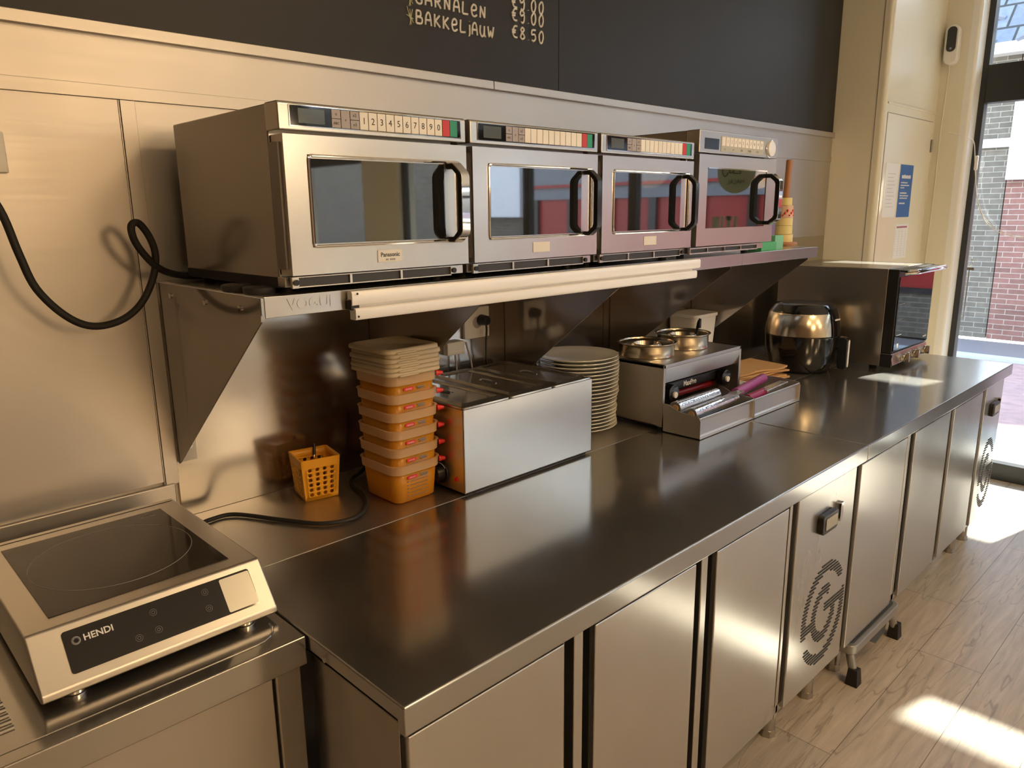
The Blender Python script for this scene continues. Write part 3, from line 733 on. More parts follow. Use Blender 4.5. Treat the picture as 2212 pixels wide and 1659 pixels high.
# ================================================================== MICROWAVES
MY = -.547; MZ = SH+.012; MT = 1.787
def microwave(x0, label, group):
    """four-digit keypad model"""
    X = lambda v: x0+v
    t = thing('microwave', label, 'microwave', (x0+.211, -.31, SH), group)
    b = bm_new(); box(b, X(.002), X(.420), -.502, -.08, MZ+.016, MT-.001); bd = obj('body', b, 'steel_side', t, bevel=.003)
    b = bm_new(); box(b, X(.0), X(.010), -.500, -.085, MZ, MZ+.018); box(b, X(.412), X(.422), -.500, -.085, MZ, MZ+.018); box(b, X(.01), X(.412), -.49, -.10, MZ+.012, MZ+.018)
    for q in (.03, .39):
        for y in (-.47, -.12): cyl(b, (X(q), y, SH), (X(q), y, MZ+.02), .012, n=16)
    obj('base_frame', b, 'black_rubber', t)
    b = bm_new(); prism(b, [(-.500, MT), (MY+.004, MT), (MY, MT-.004), (MY, 1.739), (-.500, 1.739)], 'x', X(0), X(.422)); cp = obj('control_panel', b, 'steel_oven', t, bevel=.003, seg=3)
    y = MY-.0006
    b = bm_new(); prism(b, rrect(X(.022), X(.406), 1.7475, 1.7805, .004), 'y', y-.0002, y+.001); obj('keypad_surround', b, 'black_gloss', cp)
    b = bm_new(); ringplate(b, 'y', X(.022), X(.406), 1.7475, 1.7805, .0015, y-.0008, y+.001); obj('keypad_bezel', b, 'chrome', cp)
    b = bm_new(); box(b, X(.038), X(.090), y-.0006, y, 1.752, 1.7765); obj('display', b, 'display_glass', cp)
    b = bm_new()
    for k, (u0, u1) in enumerate(((.104, .122), (.1235, .1415), (.143, .1615))):
        if k == 1: box(b, X(u0), X(u1), y-.0012, y, 1.7485, 1.7795)
        else: box(b, X(u0), X(u1), y-.0012, y, 1.7645, 1.7795); box(b, X(u0), X(u1), y-.0012, y, 1.7485, 1.7635)
    obj('function_keys', b, 'key_grey', cp)
    kw = .0196
    for k in range(10):
        b = bm_new(); u0 = .163+k*kw; box(b, X(u0), X(u0+kw-.0016), y-.0012, y, 1.7485, 1.7795)
        ky = obj('number_key', b, 'key_white', cp)
        text('digit', '1234567890'[k], 'ink', ky, (X(u0+kw/2-.0006), y-.0014, 1.7635), (1, 0, 0), (0, 0, 1), .0165, ext=.0001)
    u0 = .163+10*kw
    b = bm_new(); box(b, X(u0), X(u0+.0185), y-.0012, y, 1.7485, 1.7795); obj('stop_key', b, 'key_red', cp)
    b = bm_new(); box(b, X(u0+.0195), X(u0+.0385), y-.0012, y, 1.7485, 1.7795); obj('start_key', b, 'key_green', cp)
    for (u, z, s) in ((.113, 1.772, 'o'), (.113, 1.756, 'ABC'), (.1325, 1.763, 'v'), (.152, 1.772, 'x2'), (.152, 1.756, 'x3')):
        text('key_mark', s, 'ink', cp, (X(u), y-.0015, z), (1, 0, 0), (0, 0, 1), .008 if s != 'ABC' else .0065, ext=.0001)
    # door: frame around the window
    b = bm_new()
    ringplate(b, 'y', X(.050), X(.402), 1.538, 1.700, .001, MY+.001, -.504)
    box(b, X(.006), X(.050), MY, -.504, 1.4895, 1.733); box(b, X(.402), X(.422), MY, -.504, 1.4895, 1.733)
    box(b, X(.050), X(.402), MY, -.504, 1.700, 1.733); box(b, X(.050), X(.402), MY, -.504, 1.4895, 1.538)
    dr = obj('door', b, 'steel_oven', t)
    b = bm_new(); tube(b, [(p[0], MY-.001, p[1]) for p in rrect(X(.052), X(.400), 1.5395, 1.6985, .007)]+[(X(.400), MY-.001, 1.6925)], .0028, n=8); obj('window_trim', b, 'chrome', dr)
    b = bm_new(); box(b, X(.050), X(.402), MY+.003, -.51, 1.538, 1.700); obj('window_mask', b, 'steel_oven', dr)
    b = bm_new(); box(b, X(.057), X(.362), MY+.0012, MY+.004, 1.5445, 1.6935); obj('window_glass', b, 'oven_glass', dr)
    hx = .378
    b = bm_new()   # C-shaped handle, black inner, chrome strap outside
    P = [(MY+.001, 1.694), (MY-.018, 1.694), (MY-.040, 1.676), (MY-.044, 1.668), (MY-.044, 1.562), (MY-.040, 1.554), (MY-.018, 1.538), (MY+.001, 1.538)]
    Q = [(MY+.001, 1.684), (MY-.014, 1.684), (MY-.028, 1.672), (MY-.031, 1.664), (MY-.031, 1.567), (MY-.028, 1.560), (MY-.014, 1.548), (MY+.001, 1.548)]
    def strap(bm, P, Q, xa, xb):
        V = []
        for x in (xa, xb): V.append([[bm.verts.new((x, p[0], p[1])) for p in P], [bm.verts.new((x, q[0], q[1])) for q in Q]])
        n = len(P)
        for i in range(n-1):
            for k in (0, 1): bm.faces.new((V[0][k][i], V[0][k][i+1], V[1][k][i+1], V[1][k][i]))
            for s in (0, 1): bm.faces.new((V[s][0][i], V[s][0][i+1], V[s][1][i+1], V[s][1][i]))
        for i in (0, n-1): bm.faces.new((V[0][0][i], V[0][1][i], V[1][1][i], V[1][0][i]))
    strap(b, P, Q, X(hx-.009), X(hx+.009)); hd = obj('handle', b, 'black_plastic', dr, bevel=.0015)
    P2 = [(p[0]-.003 if i not in (0, 7) else p[0], p[1]+(.002 if i < 4 else -.002)) for i, p in enumerate(P)]
    b = bm_new(); strap(b, P2, P, X(hx-.011), X(hx+.011)); obj('handle_strap', b, 'chrome', hd, bevel=.001)
    b = bm_new(); box(b, X(.188), X(.246), MY-.0016, MY, 1.504, 1.5275); bg_ = obj('badge', b, 'badge', dr, bevel=.001)
    text('badge_text', 'Panasonic', 'ink', bg_, (X(.217), MY-.0018, 1.518), (1, 0, 0), (0, 0, 1), .0115, ext=.0001, bold=.0002)
    b = bm_new()
    for q in range(7):
        if q != 2: box(b, X(.206+q*.0033), X(.2084+q*.0033), MY-.0019, MY-.0016, 1.507, 1.5105)
    obj('badge_print', b, 'ink_grey', bg_)
    # lower air grille
    b = bm_new(); ringplate(b, 'y', X(.020), X(.376), MZ+.003, MZ+.0185, .0025, MY+.006, MY+.012)
    box(b, X(.006), X(.020), MY+.005, MY+.012, MZ, MZ+.021)
    for q in (.130, .248): box(b, X(q-.003), X(q+.003), MY+.006, MY+.012, MZ+.002, MZ+.019)
    box(b, X(0), X(.422), MY+.02, -.5, MZ+.002, MZ+.02)
    gr = obj('air_grille', b, 'steel_oven', t, bevel=.0008)
    b = bm_new(); box(b, X(.020), X(.376), MY+.010, MY+.0125, MZ+.003, MZ+.0185); obj('filter_mesh', b, 'charcoal', gr)
    b = bm_new(); cyl(b, (X(.013), MY+.001, MZ+.011), (X(.013), MY+.006, MZ+.011), .0055, n=14); obj('grille_knob', b, 'black_plastic', gr); b = bm_new(); cyl(b, (X(.383), MY+.001, MZ+.011), (X(.383), MY+.006, MZ+.011), .0055, n=14)
    obj('grille_knob', b, 'black_plastic', gr)
    b = bm_new(); box(b, X(.001), X(.008), -.535, -.503, 1.50, 1.72); obj('hinge_side', b, 'steel_dark', t)
    return t
GM = 'microwaves on the wall shelf'
mw1 = microwave(-.1495, 'nearest microwave on the shelf, large steel side fully visible', GM)
o1 = Vector(mw1.location)
dup(mw1, (.284+.211, -.31, SH), 'second microwave on the shelf, directly right of the nearest one', GM)
dup(mw1, (.7195+.211, -.31, SH), 'third microwave on the shelf, beside the dial model', GM)
# fourth, a dial model
X0, X1, T4 = 1.166, 1.640, 1.824
t = thing('microwave', 'farthest microwave with round dial button and pale keypad, above the grill unit', 'microwave', ((X0+X1)/2, -.31, SH), GM)
b = bm_new(); box(b, X0, X1, -.505, -.08, MZ+.016, T4-.001); obj('body', b, 'steel_side', t, bevel=.003)
b = bm_new()
for q in (X0+.04, X1-.04):
    for y in (-.47, -.12): cyl(b, (q, y, SH), (q, y, MZ+.02), .012, n=16)
obj('foot', b, 'black_rubber', t)
b = bm_new(); box(b, X0, X1+.006, MY, -.503, 1.760, T4); cp = obj('control_panel', b, 'steel_oven', t, bevel=.003)
y = MY-.0006
b = bm_new(); box(b, 1.195, 1.272, y-.0005, y+.001, 1.771, 1.802); obj('display', b, 'display', cp)
b = bm_new(); box(b, 1.284, 1.546, y-.0004, y+.001, 1.767, 1.812); kp = obj('keypad', b, 'key_panel', cp)
for k in range(11):
    b = bm_new(); box(b, 1.288+k*.0232, 1.288+k*.0232+.019, y-.0014, y, 1.784, 1.809); kk = obj('number_key', b, 'key_white', kp)
    if k: text('digit', '1234567890'[k-1], 'ink_grey', kk, (1.2975+k*.0232, y-.0016, 1.7965), (1, 0, 0), (0, 0, 1), .013, ext=.0001)
for k in range(5):
    text('key_mark', ['x2', 'x3', 'A/B', 'PWR', 'CLR'][k], 'ink_grey', kp, (1.305+k*.05, y-.001, 1.7745), (1, 0, 0), (0, 0, 1), .009, ext=.0001)
b = bm_new(); cyl(b, (1.592, MY-.008, 1.789), (1.592, MY, 1.789), .024, n=36); obj('dial_button', b, 'alu_white', cp, bevel=.002)
b = bm_new(); tube(b, [(1.592+.028*cos(2*pi*i/32), MY-.001, 1.789+.028*sin(2*pi*i/32)) for i in range(33)], .0016, n=6); obj('dial_ring', b, 'chrome', cp)
b = bm_new()
box(b, X0+.004, 1.218, MY, -.505, 1.490, 1.756); box(b, 1.580, X1, MY, -.505, 1.490, 1.756); box(b, 1.218, 1.580, MY, -.505, 1.718, 1.756); box(b, 1.218, 1.580, MY, -.505, 1.490, 1.542)
dr = obj('door', b, 'steel_oven', t)
b = bm_new(); box(b, 1.218, 1.580, MY+.002, -.51, 1.542, 1.718); obj('window_glass', b, 'oven_glass', dr)
b = bm_new(); box(b, 1.220, 1.578, MY-.002, MY+.001, 1.716, 1.7195); obj('window_trim', b, 'chrome', dr)
hx = 1.598-.012
b = bm_new()
P = [(MY+.001, 1.708), (MY-.018, 1.708), (MY-.042, 1.690), (MY-.047, 1.682), (MY-.047, 1.572), (MY-.042, 1.564), (MY-.018, 1.548), (MY+.001, 1.548)]
Q = [(MY+.001, 1.697), (MY-.014, 1.697), (MY-.029, 1.685), (MY-.033, 1.677), (MY-.033, 1.577), (MY-.029, 1.570), (MY-.014, 1.559), (MY+.001, 1.559)]
def strap(bm, P, Q, xa, xb):
    V = []
    for x in (xa, xb): V.append([[bm.verts.new((x, p[0], p[1])) for p in P], [bm.verts.new((x, q[0], q[1])) for q in Q]])
    n = len(P)
    for i in range(n-1):
        for k in (0, 1): bm.faces.new((V[0][k][i], V[0][k][i+1], V[1][k][i+1], V[1][k][i]))
        for s in (0, 1): bm.faces.new((V[s][0][i], V[s][0][i+1], V[s][1][i+1], V[s][1][i]))
    for i in (0, n-1): bm.faces.new((V[0][0][i], V[0][1][i], V[1][1][i], V[1][0][i]))
strap(b, P, Q, hx-.010, hx+.010); hd = obj('handle', b, 'black_plastic', dr, bevel=.0015)
P2 = [(p[0]-.003 if i not in (0, 7) else p[0], p[1]+(.002 if i < 4 else -.002)) for i, p in enumerate(P)]
b = bm_new(); strap(b, P2, P, hx-.012, hx+.012); obj('handle_strap', b, 'chrome', hd, bevel=.001)
b = bm_new(); ringplate(b, 'y', 1.150, 1.550, MZ+.005, MZ+.0165, .004, MY+.004, MY+.012)
for q in (1.245, 1.345, 1.445): box(b, q-.002, q+.002, MY+.004, MY+.012, MZ+.004, MZ+.018)
box(b, X0, X1-.02, MY+.02, -.5, MZ+.002, MZ+.02)
gr = obj('air_grille', b, 'steel_oven', t, bevel=.0008)
b = bm_new(); box(b, 1.150, 1.550, MY+.010, MY+.0125, MZ+.004, MZ+.0175); obj('filter_mesh', b, 'charcoal', gr)

# roll holder and small boxes at the shelf end
px, py = 2.14, -.355
t = thing('sticker_roll_stand', 'wooden peg stand with yellow sticker rolls at the far shelf end', 'stand', (px, py, SH))
b = bm_new(); lathe(b, [(0, SH), (.056, SH), (.060, SH+.006), (.056, SH+.014), (0, SH+.014)], (px-.03, py), 36); obj('base', b, 'wood_brown', t, ang=50)
b = bm_new(); cyl(b, (px-.03, py, SH+.012), (px-.012, py, 1.785), .0125, n=20); obj('peg', b, 'wood_brown', t, bevel=.002)
z = SH+.0145
rolls = [(.040, .030, 'cream_label', 'widest'), (.036, .034, 'cream_label', 'pale'), (.035, .030, 'cream_label', 'red-marked'), (.034, .048, 'label_pink', 'pink striped'), (.027, .030, 'cream_label', 'smallest')]
for k, (r, h, mt, nm) in enumerate(rolls):
    b = bm_new(); lathe(b, [(.014, z), (r, z), (r, z+h-.001), (.014, z+h-.001)], (px-.03+.001*k, py), 32, close=True)
    if k == 3:
        for q in range(9):
            a = R(200+q*15); cyl(b, (px-.03+r*cos(a), py+r*sin(a), z+.006+(q % 3)*.008), (px-.03+(r+.0008)*cos(a), py+(r+.0008)*sin(a), z+.012+(q % 3)*.010), .003, n=6, mat=1)
    o = obj('sticker_roll', b, [mt, 'clip_red'], ang=50)
    tag(o, '%s sticker roll on the wooden peg, %s' % (nm if nm != 'pale' else 'pale yellow', ['lowest of five', 'second from the bottom', 'middle of five', 'second from the top', 'topmost of five'][k]), 'roll', 'sticker rolls on the peg')
    z += h
b = bm_new(); box(b, 1.655, 1.765, -.505, -.44, SH, SH+.030); o = obj('card_box', b, 'green_card', bevel=.001); tag(o, 'long green cardboard box at the shelf edge beside the dial microwave', 'box')
b = bm_new(); box(b, 1.772, 1.835, -.495, -.44, SH, SH+.050); o = obj('card_box', b, 'green_pale', bevel=.001); tag(o, 'short upright green box next to the sticker rolls', 'box')
b = bm_new(); box(b, 1.84, 1.925, -.415, -.36, SH, SH+.098); o = obj('card_box', b, 'purple_card', bevel=.001); tag(o, 'purple and grey carton behind the green boxes on the shelf', 'box')

# ================================================================== THICK BLACK CABLE
b = bm_new()
tube(b, [(-.56, -.06, 1.80), (-.525, -.075, 1.70), (-.486, -.09, 1.614), (-.468, -.1, 1.53), (-.448, -.1, 1.462), (-.405, -.1, 1.405), (-.359, -.1, 1.379), (-.305, -.1, 1.385), (-.262, -.1, 1.415), (-.232, -.1, 1.465), (-.222, -.105, 1.515), (-.232, -.11, 1.555), (-.252, -.115, 1.583), (-.268, -.12, 1.577), (-.265, -.12, 1.548), (-.245, -.115, 1.515), (-.215, -.10, 1.487), (-.17, -.075, 1.470), (-.12, -.065, 1.464), (.0, -.055, 1.463), (.1, -.05, 1.463)], .0075, n=12, smooth=6)
o = obj('power_cable', b, 'black_rubber', ang=60); tag(o, 'thick black cable looping down the steel wall to the nearest microwave', 'cable')
# wall switch cut by the left picture edge
t = thing('wall_switch', 'white wall switch plate on the steel wall by the hanging cable', 'switch', (-.48, 0, 1.72))
b = bm_new(); box(b, -.526, -.444, -.008, .001, 1.682, 1.760); obj('plate', b, 'white_plastic', t, bevel=.003)
b = bm_new(); box(b, -.512, -.458, -.012, -.008, 1.698, 1.744); obj('rocker', b, 'white_plastic', t, bevel=.002)

# wall sockets under the shelf
def socket(x0, x1, z0, z1, label, n, plugs):
    t = thing('wall_socket', label, 'socket', ((x0+x1)/2, 0, (z0+z1)/2))
    b = bm_new(); box(b, x0, x1, -.012, .0015, z0, z1); obj('plate', b, 'white_plastic', t, bevel=.003)
    for k in range(n):
        cx = x0+(k+.5)*(x1-x0)/n; b = bm_new(); cyl(b, (cx, -.0125, (z0+z1)/2), (cx, -.010, (z0+z1)/2), .019, n=24); obj('socket_well', b, 'key_grey', t)
    return t
socket(.715, .820, 1.205, 1.305, 'white wall socket with black plug between first and second shelf brackets', 1, 1)
socket(.945, 1.06, 1.205, 1.285, 'white wall socket behind the third shelf bracket', 2, 1)
def plug(x, z, pts, label, mat='black_plastic', r=.0035, body=.018):
    t = thing('plug', label, 'plug', (x, -.02, z))
    b = bm_new(); cyl(b, (x, -.013, z), (x, -.045, z), body, body*.85, n=20); obj('plug_body', b, mat, t, bevel=.003)
    b = bm_new(); tube(b, [(x, -.036, z-.005), (x, -.040, z-.03)]+pts, r, n=8, smooth=6); obj('cord', b, mat, t, ang=60)
plug(.782, 1.262, [(.782, -.035, 1.17), (.79, -.03, 1.08), (.785, -.028, .96), (.80, -.03, .888)], 'black plug with hanging black cord in the socket above the bain-marie')
plug(1.02, 1.245, [(1.03, -.035, 1.17), (1.06, -.03, 1.05), (1.11, -.03, .95), (1.13, -.03, .89)], 'black plug behind the third bracket with cord running to the plates')
b = bm_new(); box(b, .635, .705, -.022, .0015, 1.165, 1.205); t = obj('junction_box', b, 'white_plastic', bevel=.002); tag(t, 'small white ribbed junction box on the wall above the bain-marie', 'box')
b = bm_new()
for k in range(5): box(b, .638, .702, -.0235, -.022, 1.170+k*.007, 1.173+k*.007)
obj('rib', b, 'white_plastic', t)
for k, pts in enumerate(([(.71, -.02, 1.20), (.725, -.03, 1.12), (.72, -.03, 1.04), (.70, -.03, .89)], [(.67, -.015, 1.165), (.672, -.02, 1.08), (.668, -.02, .89)])):
    b = bm_new(); tube(b, pts, .003, n=8, smooth=6); o = obj('grey_cord', b, 'key_grey', ang=60)
    tag(o, ['pale grey cord from the socket down behind the steam pans', 'thin grey cord straight down from the white junction box'][k], 'cord')
t = thing('plastic_tub', 'translucent white plastic tub standing behind the steel pans', 'tub', (1.93, -.06, CT))
b = bm_new(); loft(b, [[(x, y, CT) for x, y in rrect(1.86, 1.99, -.13, -.02, .02)], [(x, y, 1.165) for x, y in rrect(1.84, 2.01, -.145, -.005, .025)]], True, False); obj('tub_body', b, 'white_plastic', t)
b = bm_new(); prism(b, rrect(1.835, 2.015, -.15, -.004, .026), 'z', 1.163, 1.178); obj('tub_lid', b, 'white_plastic', t, bevel=.003)

# ================================================================== INDUCTION HOB
HX0, HX1 = -.628, -.252
t = thing('induction_hob', 'portable stainless induction hob with sloping black control panel on the drainer', 'hob', (-.44, -.35, CT))
HP = [(-.115, .98), (-.54, .98), (-.597, .908), (-.600, .905), (-.600, .893), (-.115, .893)]
ROT = ((-.44, -.35, CT), R(1.5), 'Z')
b = bm_new(); prism(b, HP, 'x', HX0, HX1); obj('housing', b, 'steel_hob', t, bevel=.004, seg=3)
b = bm_new(); box(b, HX0+.042, HX1-.042, -.505, -.165, .9795, .9812); gp = obj('glass_plate', b, 'hob_glass', t, bevel=.0006)
b = bm_new(); tube(b, [(-.44+.136*cos(2*pi*i/72), -.335+.136*sin(2*pi*i/72), .9813) for i in range(73)], .0006, n=5); obj('heating_ring', b, 'hob_print', gp)
b = bm_new(); box(b, HX0+.006, HX1-.006, -.135, -.133, .9802, .9806); obj('rear_seam', b, 'black_rubber', t)
b = bm_new()
tr = [(-.345, -.195), (-.315, -.195), (-.322, -.175), (-.345, -.195)]
for a, c in zip(tr, tr[1:]): tube(b, [(a[0], a[1], .9814), (c[0], c[1], .9814)], .0005, n=4)
obj('warning_mark', b, 'hob_print', gp)
# sloping control field: local frame on slope
sA, sB = Vector((0, -.541, .980)), Vector((0, -.597, .9085)); sd_ = (sB-sA).normalized(); sn = Vector((0, sd_.z, -sd_.y)); sn = sn if sn.y < 0 else -sn
SL = (sB-sA).length
def slope_pt(x, v, h=0): return Vector((x, 0, 0))+sA+sd_*(v*SL)+sn*h
b = bm_new(); rr_ = rrect(HX0+.047, HX1-.027, .13, .87, .0)
pp = rrect(HX0+.047, HX1-.027, .13*SL, .87*SL, .005)
loft(b, [[slope_pt(x, v/SL, .0002) for x, v in pp], [slope_pt(x, v/SL, .0009) for x, v in pp]]); cf = obj('control_field', b, 'black_gloss', t)
b = bm_new(); pp = rrect(HX1-.082, HX1-.028, .17*SL, .84*SL, .003)
loft(b, [[slope_pt(x, v/SL, .0009) for x, v in pp], [slope_pt(x, v/SL, .0013) for x, v in pp]]); obj('protective_film', b, 'cream_paint', cf, label='peeling pale film corner')
text('brand_text', 'HENDI', 'print_white', cf, slope_pt(HX0+.096, .34, .0011), (1, 0, 0), -sd_, .0145, ext=.0001, bold=.0003)
b = bm_new()
def scirc(x, v, r, w=.0003): tube(b, [slope_pt(x+r*cos(2*pi*i/20), v+r*sin(2*pi*i/20)/SL, .0012) for i in range(21)], w, n=4)
scirc(HX0+.064, .34, .005, .0018)
for x, v in ((HX1-.110, .30), (HX1-.112, .62), (HX1-.197, .33), (HX1-.197, .66), (HX1-.228, .68)):
    scirc(x, v, .0055); scirc(x, v, .0025, .0004)
obj('touch_symbols', b, 'ink_grey', cf)
for x in (HX0+.05, HX1-.05):
    for y in (-.565, -.16):
        b = bm_new(); cyl(b, (x, y, CT), (x, y, .8935), .020, .021, n=28); obj('foot', b, 'chrome', t, bevel=.002)
b = bm_new(); box(b, HX0+.002, HX0+.004, -.5, -.2, .90, .92); obj('side_vents', b, 'black_rubber', t)
# its lead across the ledge
b = bm_new()
tube(b, [(-.26, -.16, .90), (-.21, -.10, .888), (-.155, -.075, .8855), (-.10, -.088, .8855), (-.037, -.2, .8855), (.02, -.29, .8855), (.09, -.315, .8855), (.15, -.275, .8855), (.190, -.20, .8855), (.205, -.13, .8855), (.235, -.08, .8855), (.29, -.06, .90), (.31, -.05, .96), (.31, -.04, 1.04)], .0052, n=10, smooth=7)
o = obj('hob_cable', b, 'black_rubber', ang=60); tag(o, 'black power cord curving on the steel ledge from the hob past the yellow basket', 'cord')

# ================================================================== YELLOW BASKET with cutlery
def basket():
    t = thing('cutlery_basket', 'small yellow perforated plastic basket holding cutlery', 'basket', (.118, -.094, CT)); BR = ((.118, -.094, CT), R(-11), 'Z')
    zb, zt = CT, CT+.112
    def corners(z):
        k = (z-zb)/(zt-zb); q = .043+.008*k; x0 = .118-q; x1 = .118+q; y0 = -.094-q; y1 = -.094+q
        return x0, x1, y0, y1
    b = bm_new()
    W_ = .0022
    # perforated walls built as grids of strips around round holes
    def wall(P, nu, nv, hole=.0052, v0=.08, v1=.80):
        """P(u,v)->outer point; holes in a nu x nv lattice; builds a sheet with octagonal holes"""
        us = [0]+[(.10+.80*(i)/nu) for i in range(nu+1)]+[1]; vs = [0]+[v0+(v1-v0)*j/nv for j in range(nv+1)]+[1]
        cache = {}
        def V(u, v):
            k = (round(u, 5), round(v, 5))
            if k not in cache: cache[k] = b.verts.new(P(u, v))
            return cache[k]
        for i in range(len(us)-1):
            for j in range(len(vs)-1):
                u0, u1, a0, a1 = us[i], us[i+1], vs[j], vs[j+1]
                if 1 <= i <= nu and 1 <= j <= nv:
                    uc, vc = (u0+u1)/2, (a0+a1)/2
                    wu = (Vector(P(1, vc))-Vector(P(0, vc))).length; hv = (Vector(P(uc, 1))-Vector(P(uc, 0))).length
                    ring = [V(uc+hole/wu*cos(R(22.5+45*k)), vc+hole/hv*sin(R(22.5+45*k))) for k in range(8)]
                    um, vm = uc, vc
                    out = [V(u1, vm), V(u1, a1), V(um, a1), V(u0, a1), V(u0, vm), V(u0, a0), V(um, a0), V(u1, a0)]
                    for k in range(8):
                        # ring[k] at 22.5+45k ; out[k] at 45k
                        b.faces.new((out[k], out[(k+1) % 8], ring[k])); b.faces.new((ring[k], ring[(k-1) % 8], out[k]))
                else: b.faces.new((V(u0, a0), V(u1, a0), V(u1, a1), V(u0, a1)))
    def side(c0, c1):
        def P(u, v):
            z = zb+(zt-zb)*v; C = corners(z); p = {0: (C[0], C[2]), 1: (C[1], C[2]), 2: (C[1], C[3]), 3: (C[0], C[3])}
            a, c = p[c0], p[c1]; return (a[0]+(c[0]-a[0])*u, a[1]+(c[1]-a[1])*u, z)
        return P
    for a, c in ((0, 1), (1, 2), (2, 3), (3, 0)): wall(side(a, c), 4, 6)
    C = corners(zb); box(b, C[0], C[1], C[2], C[3], zb, zb+.002)
    bmesh.ops.remove_doubles(b, verts=b.verts[:], dist=.0002)
    o = obj('perforated_body', b, 'basket_yellow', t, rot=BR)
    s = o.modifiers.new('wall_thickness', 'SOLIDIFY'); s.thickness = .002; s.offset = -1
    b = bm_new()
    C = corners(zt-.024); D = corners(zt)
    lo = [(x, y, zt-.024) for x, y in rrect(C[0]-.001, C[1]+.001, C[2]-.001, C[3]+.001, .006)]
    hi = [(x, y, zt) for x, y in rrect(D[0]-.0015, D[1]+.0015, D[2]-.0015, D[3]+.0015, .007)]
    hi2 = [(x, y, zt) for x, y in rrect(D[0]+.0015, D[1]-.0015, D[2]+.0015, D[3]-.0015, .005)]
    lo2 = [(x, y, zt-.024) for x, y in rrect(C[0]+.002, C[1]-.002, C[2]+.002, C[3]-.002, .004)]
    loft(b, [lo, hi, hi2, lo2], False, False); obj('rim', b, 'basket_yellow', t, rot=BR)
basket()
for k, (p, q, lab) in enumerate((((.09, -.10, CT+.006), (.075, -.125, CT+.107), 'steel spoon sticking up at the front corner of the yellow basket'), ((.10, -.09, CT+.006), (.095, -.128, CT+.109), 'steel fork leaning on the front rim of the yellow basket'), ((.12, -.08, CT+.006), (.145, -.05, CT+.122), 'black-handled whisk leaning at the back corner of the yellow basket'))):
    b = bm_new(); P, Q = Vector(p), Vector(q); d = (Q-P).normalized()
    tube(b, [P, P.lerp(Q, .5), Q-d*.03], .0016, n=8)
    if k == 0:
        u, v, w = basis(d)
        loft(b, [[Q-d*.03+u*.002*cos(a)+v*.001*sin(a) for a in [2*pi*i/12 for i in range(12)]], [Q-d*.012+u*.009*cos(a)+v*.002*sin(a) for a in [2*pi*i/12 for i in range(12)]], [Q+u*.003*cos(a)+v*.001*sin(a) for a in [2*pi*i/12 for i in range(12)]]])
    elif k == 1:
        u, v, w = basis(d); tube(b, [Q-d*.03, Q-d*.02], .004, n=8)
        for s in (-1.5, -.5, .5, 1.5): tube(b, [Q-d*.02+u*.002*s, Q+u*.0025*s], .0009, n=6)
    else:
        u, v, w = basis(d)
        for a in range(3):
            uu = (cos(a*pi/3)*u+sin(a*pi/3)*v); tube(b, [P, P+d*.03+uu*.012, P+d*.07+uu*.004, Q-d*.03], .0006, n=5, smooth=5)
    o = obj(['spoon', 'fork', 'whisk'][k], b, 'chrome', ang=60); tag(o, lab, ['spoon', 'fork', 'whisk'][k], 'utensils in the yellow basket')
    if k == 2:
        b = bm_new(); cyl(b, Q-d*.03, Q, .004, n=12); obj('handle', b, 'black_plastic', o, label='black handle')

# ================================================================== YELLOW CONTAINERS and LIDS
CX, CY = .277, -.250
def container(z, label, first=None):
    if first: return dup(first, (CX, CY, z), label, 'yellow food containers in the stack')
    t = thing('food_container', label, 'container', (CX, CY, z), 'yellow food containers in the stack')
    hx, hy, H = .064, .072, .105
    ex, ey = .074, .082
    def lp(kx, ky, zz, r): return [(x, y, zz) for x, y in rrect(CX-kx, CX+kx, CY-ky, CY+ky, r, 6)]
    b = bm_new()
    loft(b, [lp(hx-.008, hy-.008, z, .018), lp(hx, hy, z+.006, .024), lp(ex-.004, ey-.004, z+.082, .027)], True, False)
    o = obj('bowl', b, 'amber_plastic', t, ang=60)
    s = o.modifiers.new('wall_thickness', 'SOLIDIFY'); s.thickness = .0015; s.offset = -1
    b = bm_new()
    loft(b, [lp(ex-.004, ey-.004, z+.080, .027), lp(ex+.001, ey+.001, z+.0815, .03), lp(ex+.002, ey+.002, z+.102, .03), lp(ex+.0045, ey+.0045, z+.105, .032), lp(ex-.001, ey-.001, z+.105, .029), lp(ex-.002, ey-.002, z+.082, .028)], False, False)
    obj('rim', b, 'amber_rim', t, ang=60)
    b = bm_new(); cyl(b, (CX+ex, CY-ey+.012, z+.094), (CX+ex+.015, CY-ey+.004, z+.094), .0085, .004, n=12); obj('clip', b, 'clip_red', t, label='red corner clip')
    # printed label on the front wall
    f = CY-hy
    b = bm_new(); y_ = f-.0065
    b2 = bm_new(); prism(b2, rrect(CX-.035, CX-.005, z+.066, z+.074, .003), 'y', y_-.002, y_-.0005); obj('label_print', b2, 'clip_red', t)
    text('label_text', 'araven', 'print_white', t, (CX-.020, y_-.0024, z+.070), (1, 0, 0), (0, 0, 1), .007, ext=.0001)
    for q in range(5): pass
    b = bm_new()
    for q in range(6): box(b, CX-.034, CX-.030, y_+.0012, y_+.003, z+.012+q*.009, z+.0135+q*.009)
    for q in range(5): box(b, CX-.024, CX+.03, y_+.0012-.0002*q, y_+.003, z+.018+q*.010, z+.0186+q*.010)
    box(b, CX+.005, CX+.028, y_-.0015, y_, z+.070, z+.0725); box(b, CX+.008, CX+.028, y_-.0015, y_, z+.066, z+.068)
    obj('scale_print', b, 'ink_grey', t)
    return t
words = ['bottom', 'second', 'third', 'fourth', 'fifth', 'top']
cz0 = CT
c0 = container(CT, 'yellow food container at the bottom of the stack, fully visible down to its base')
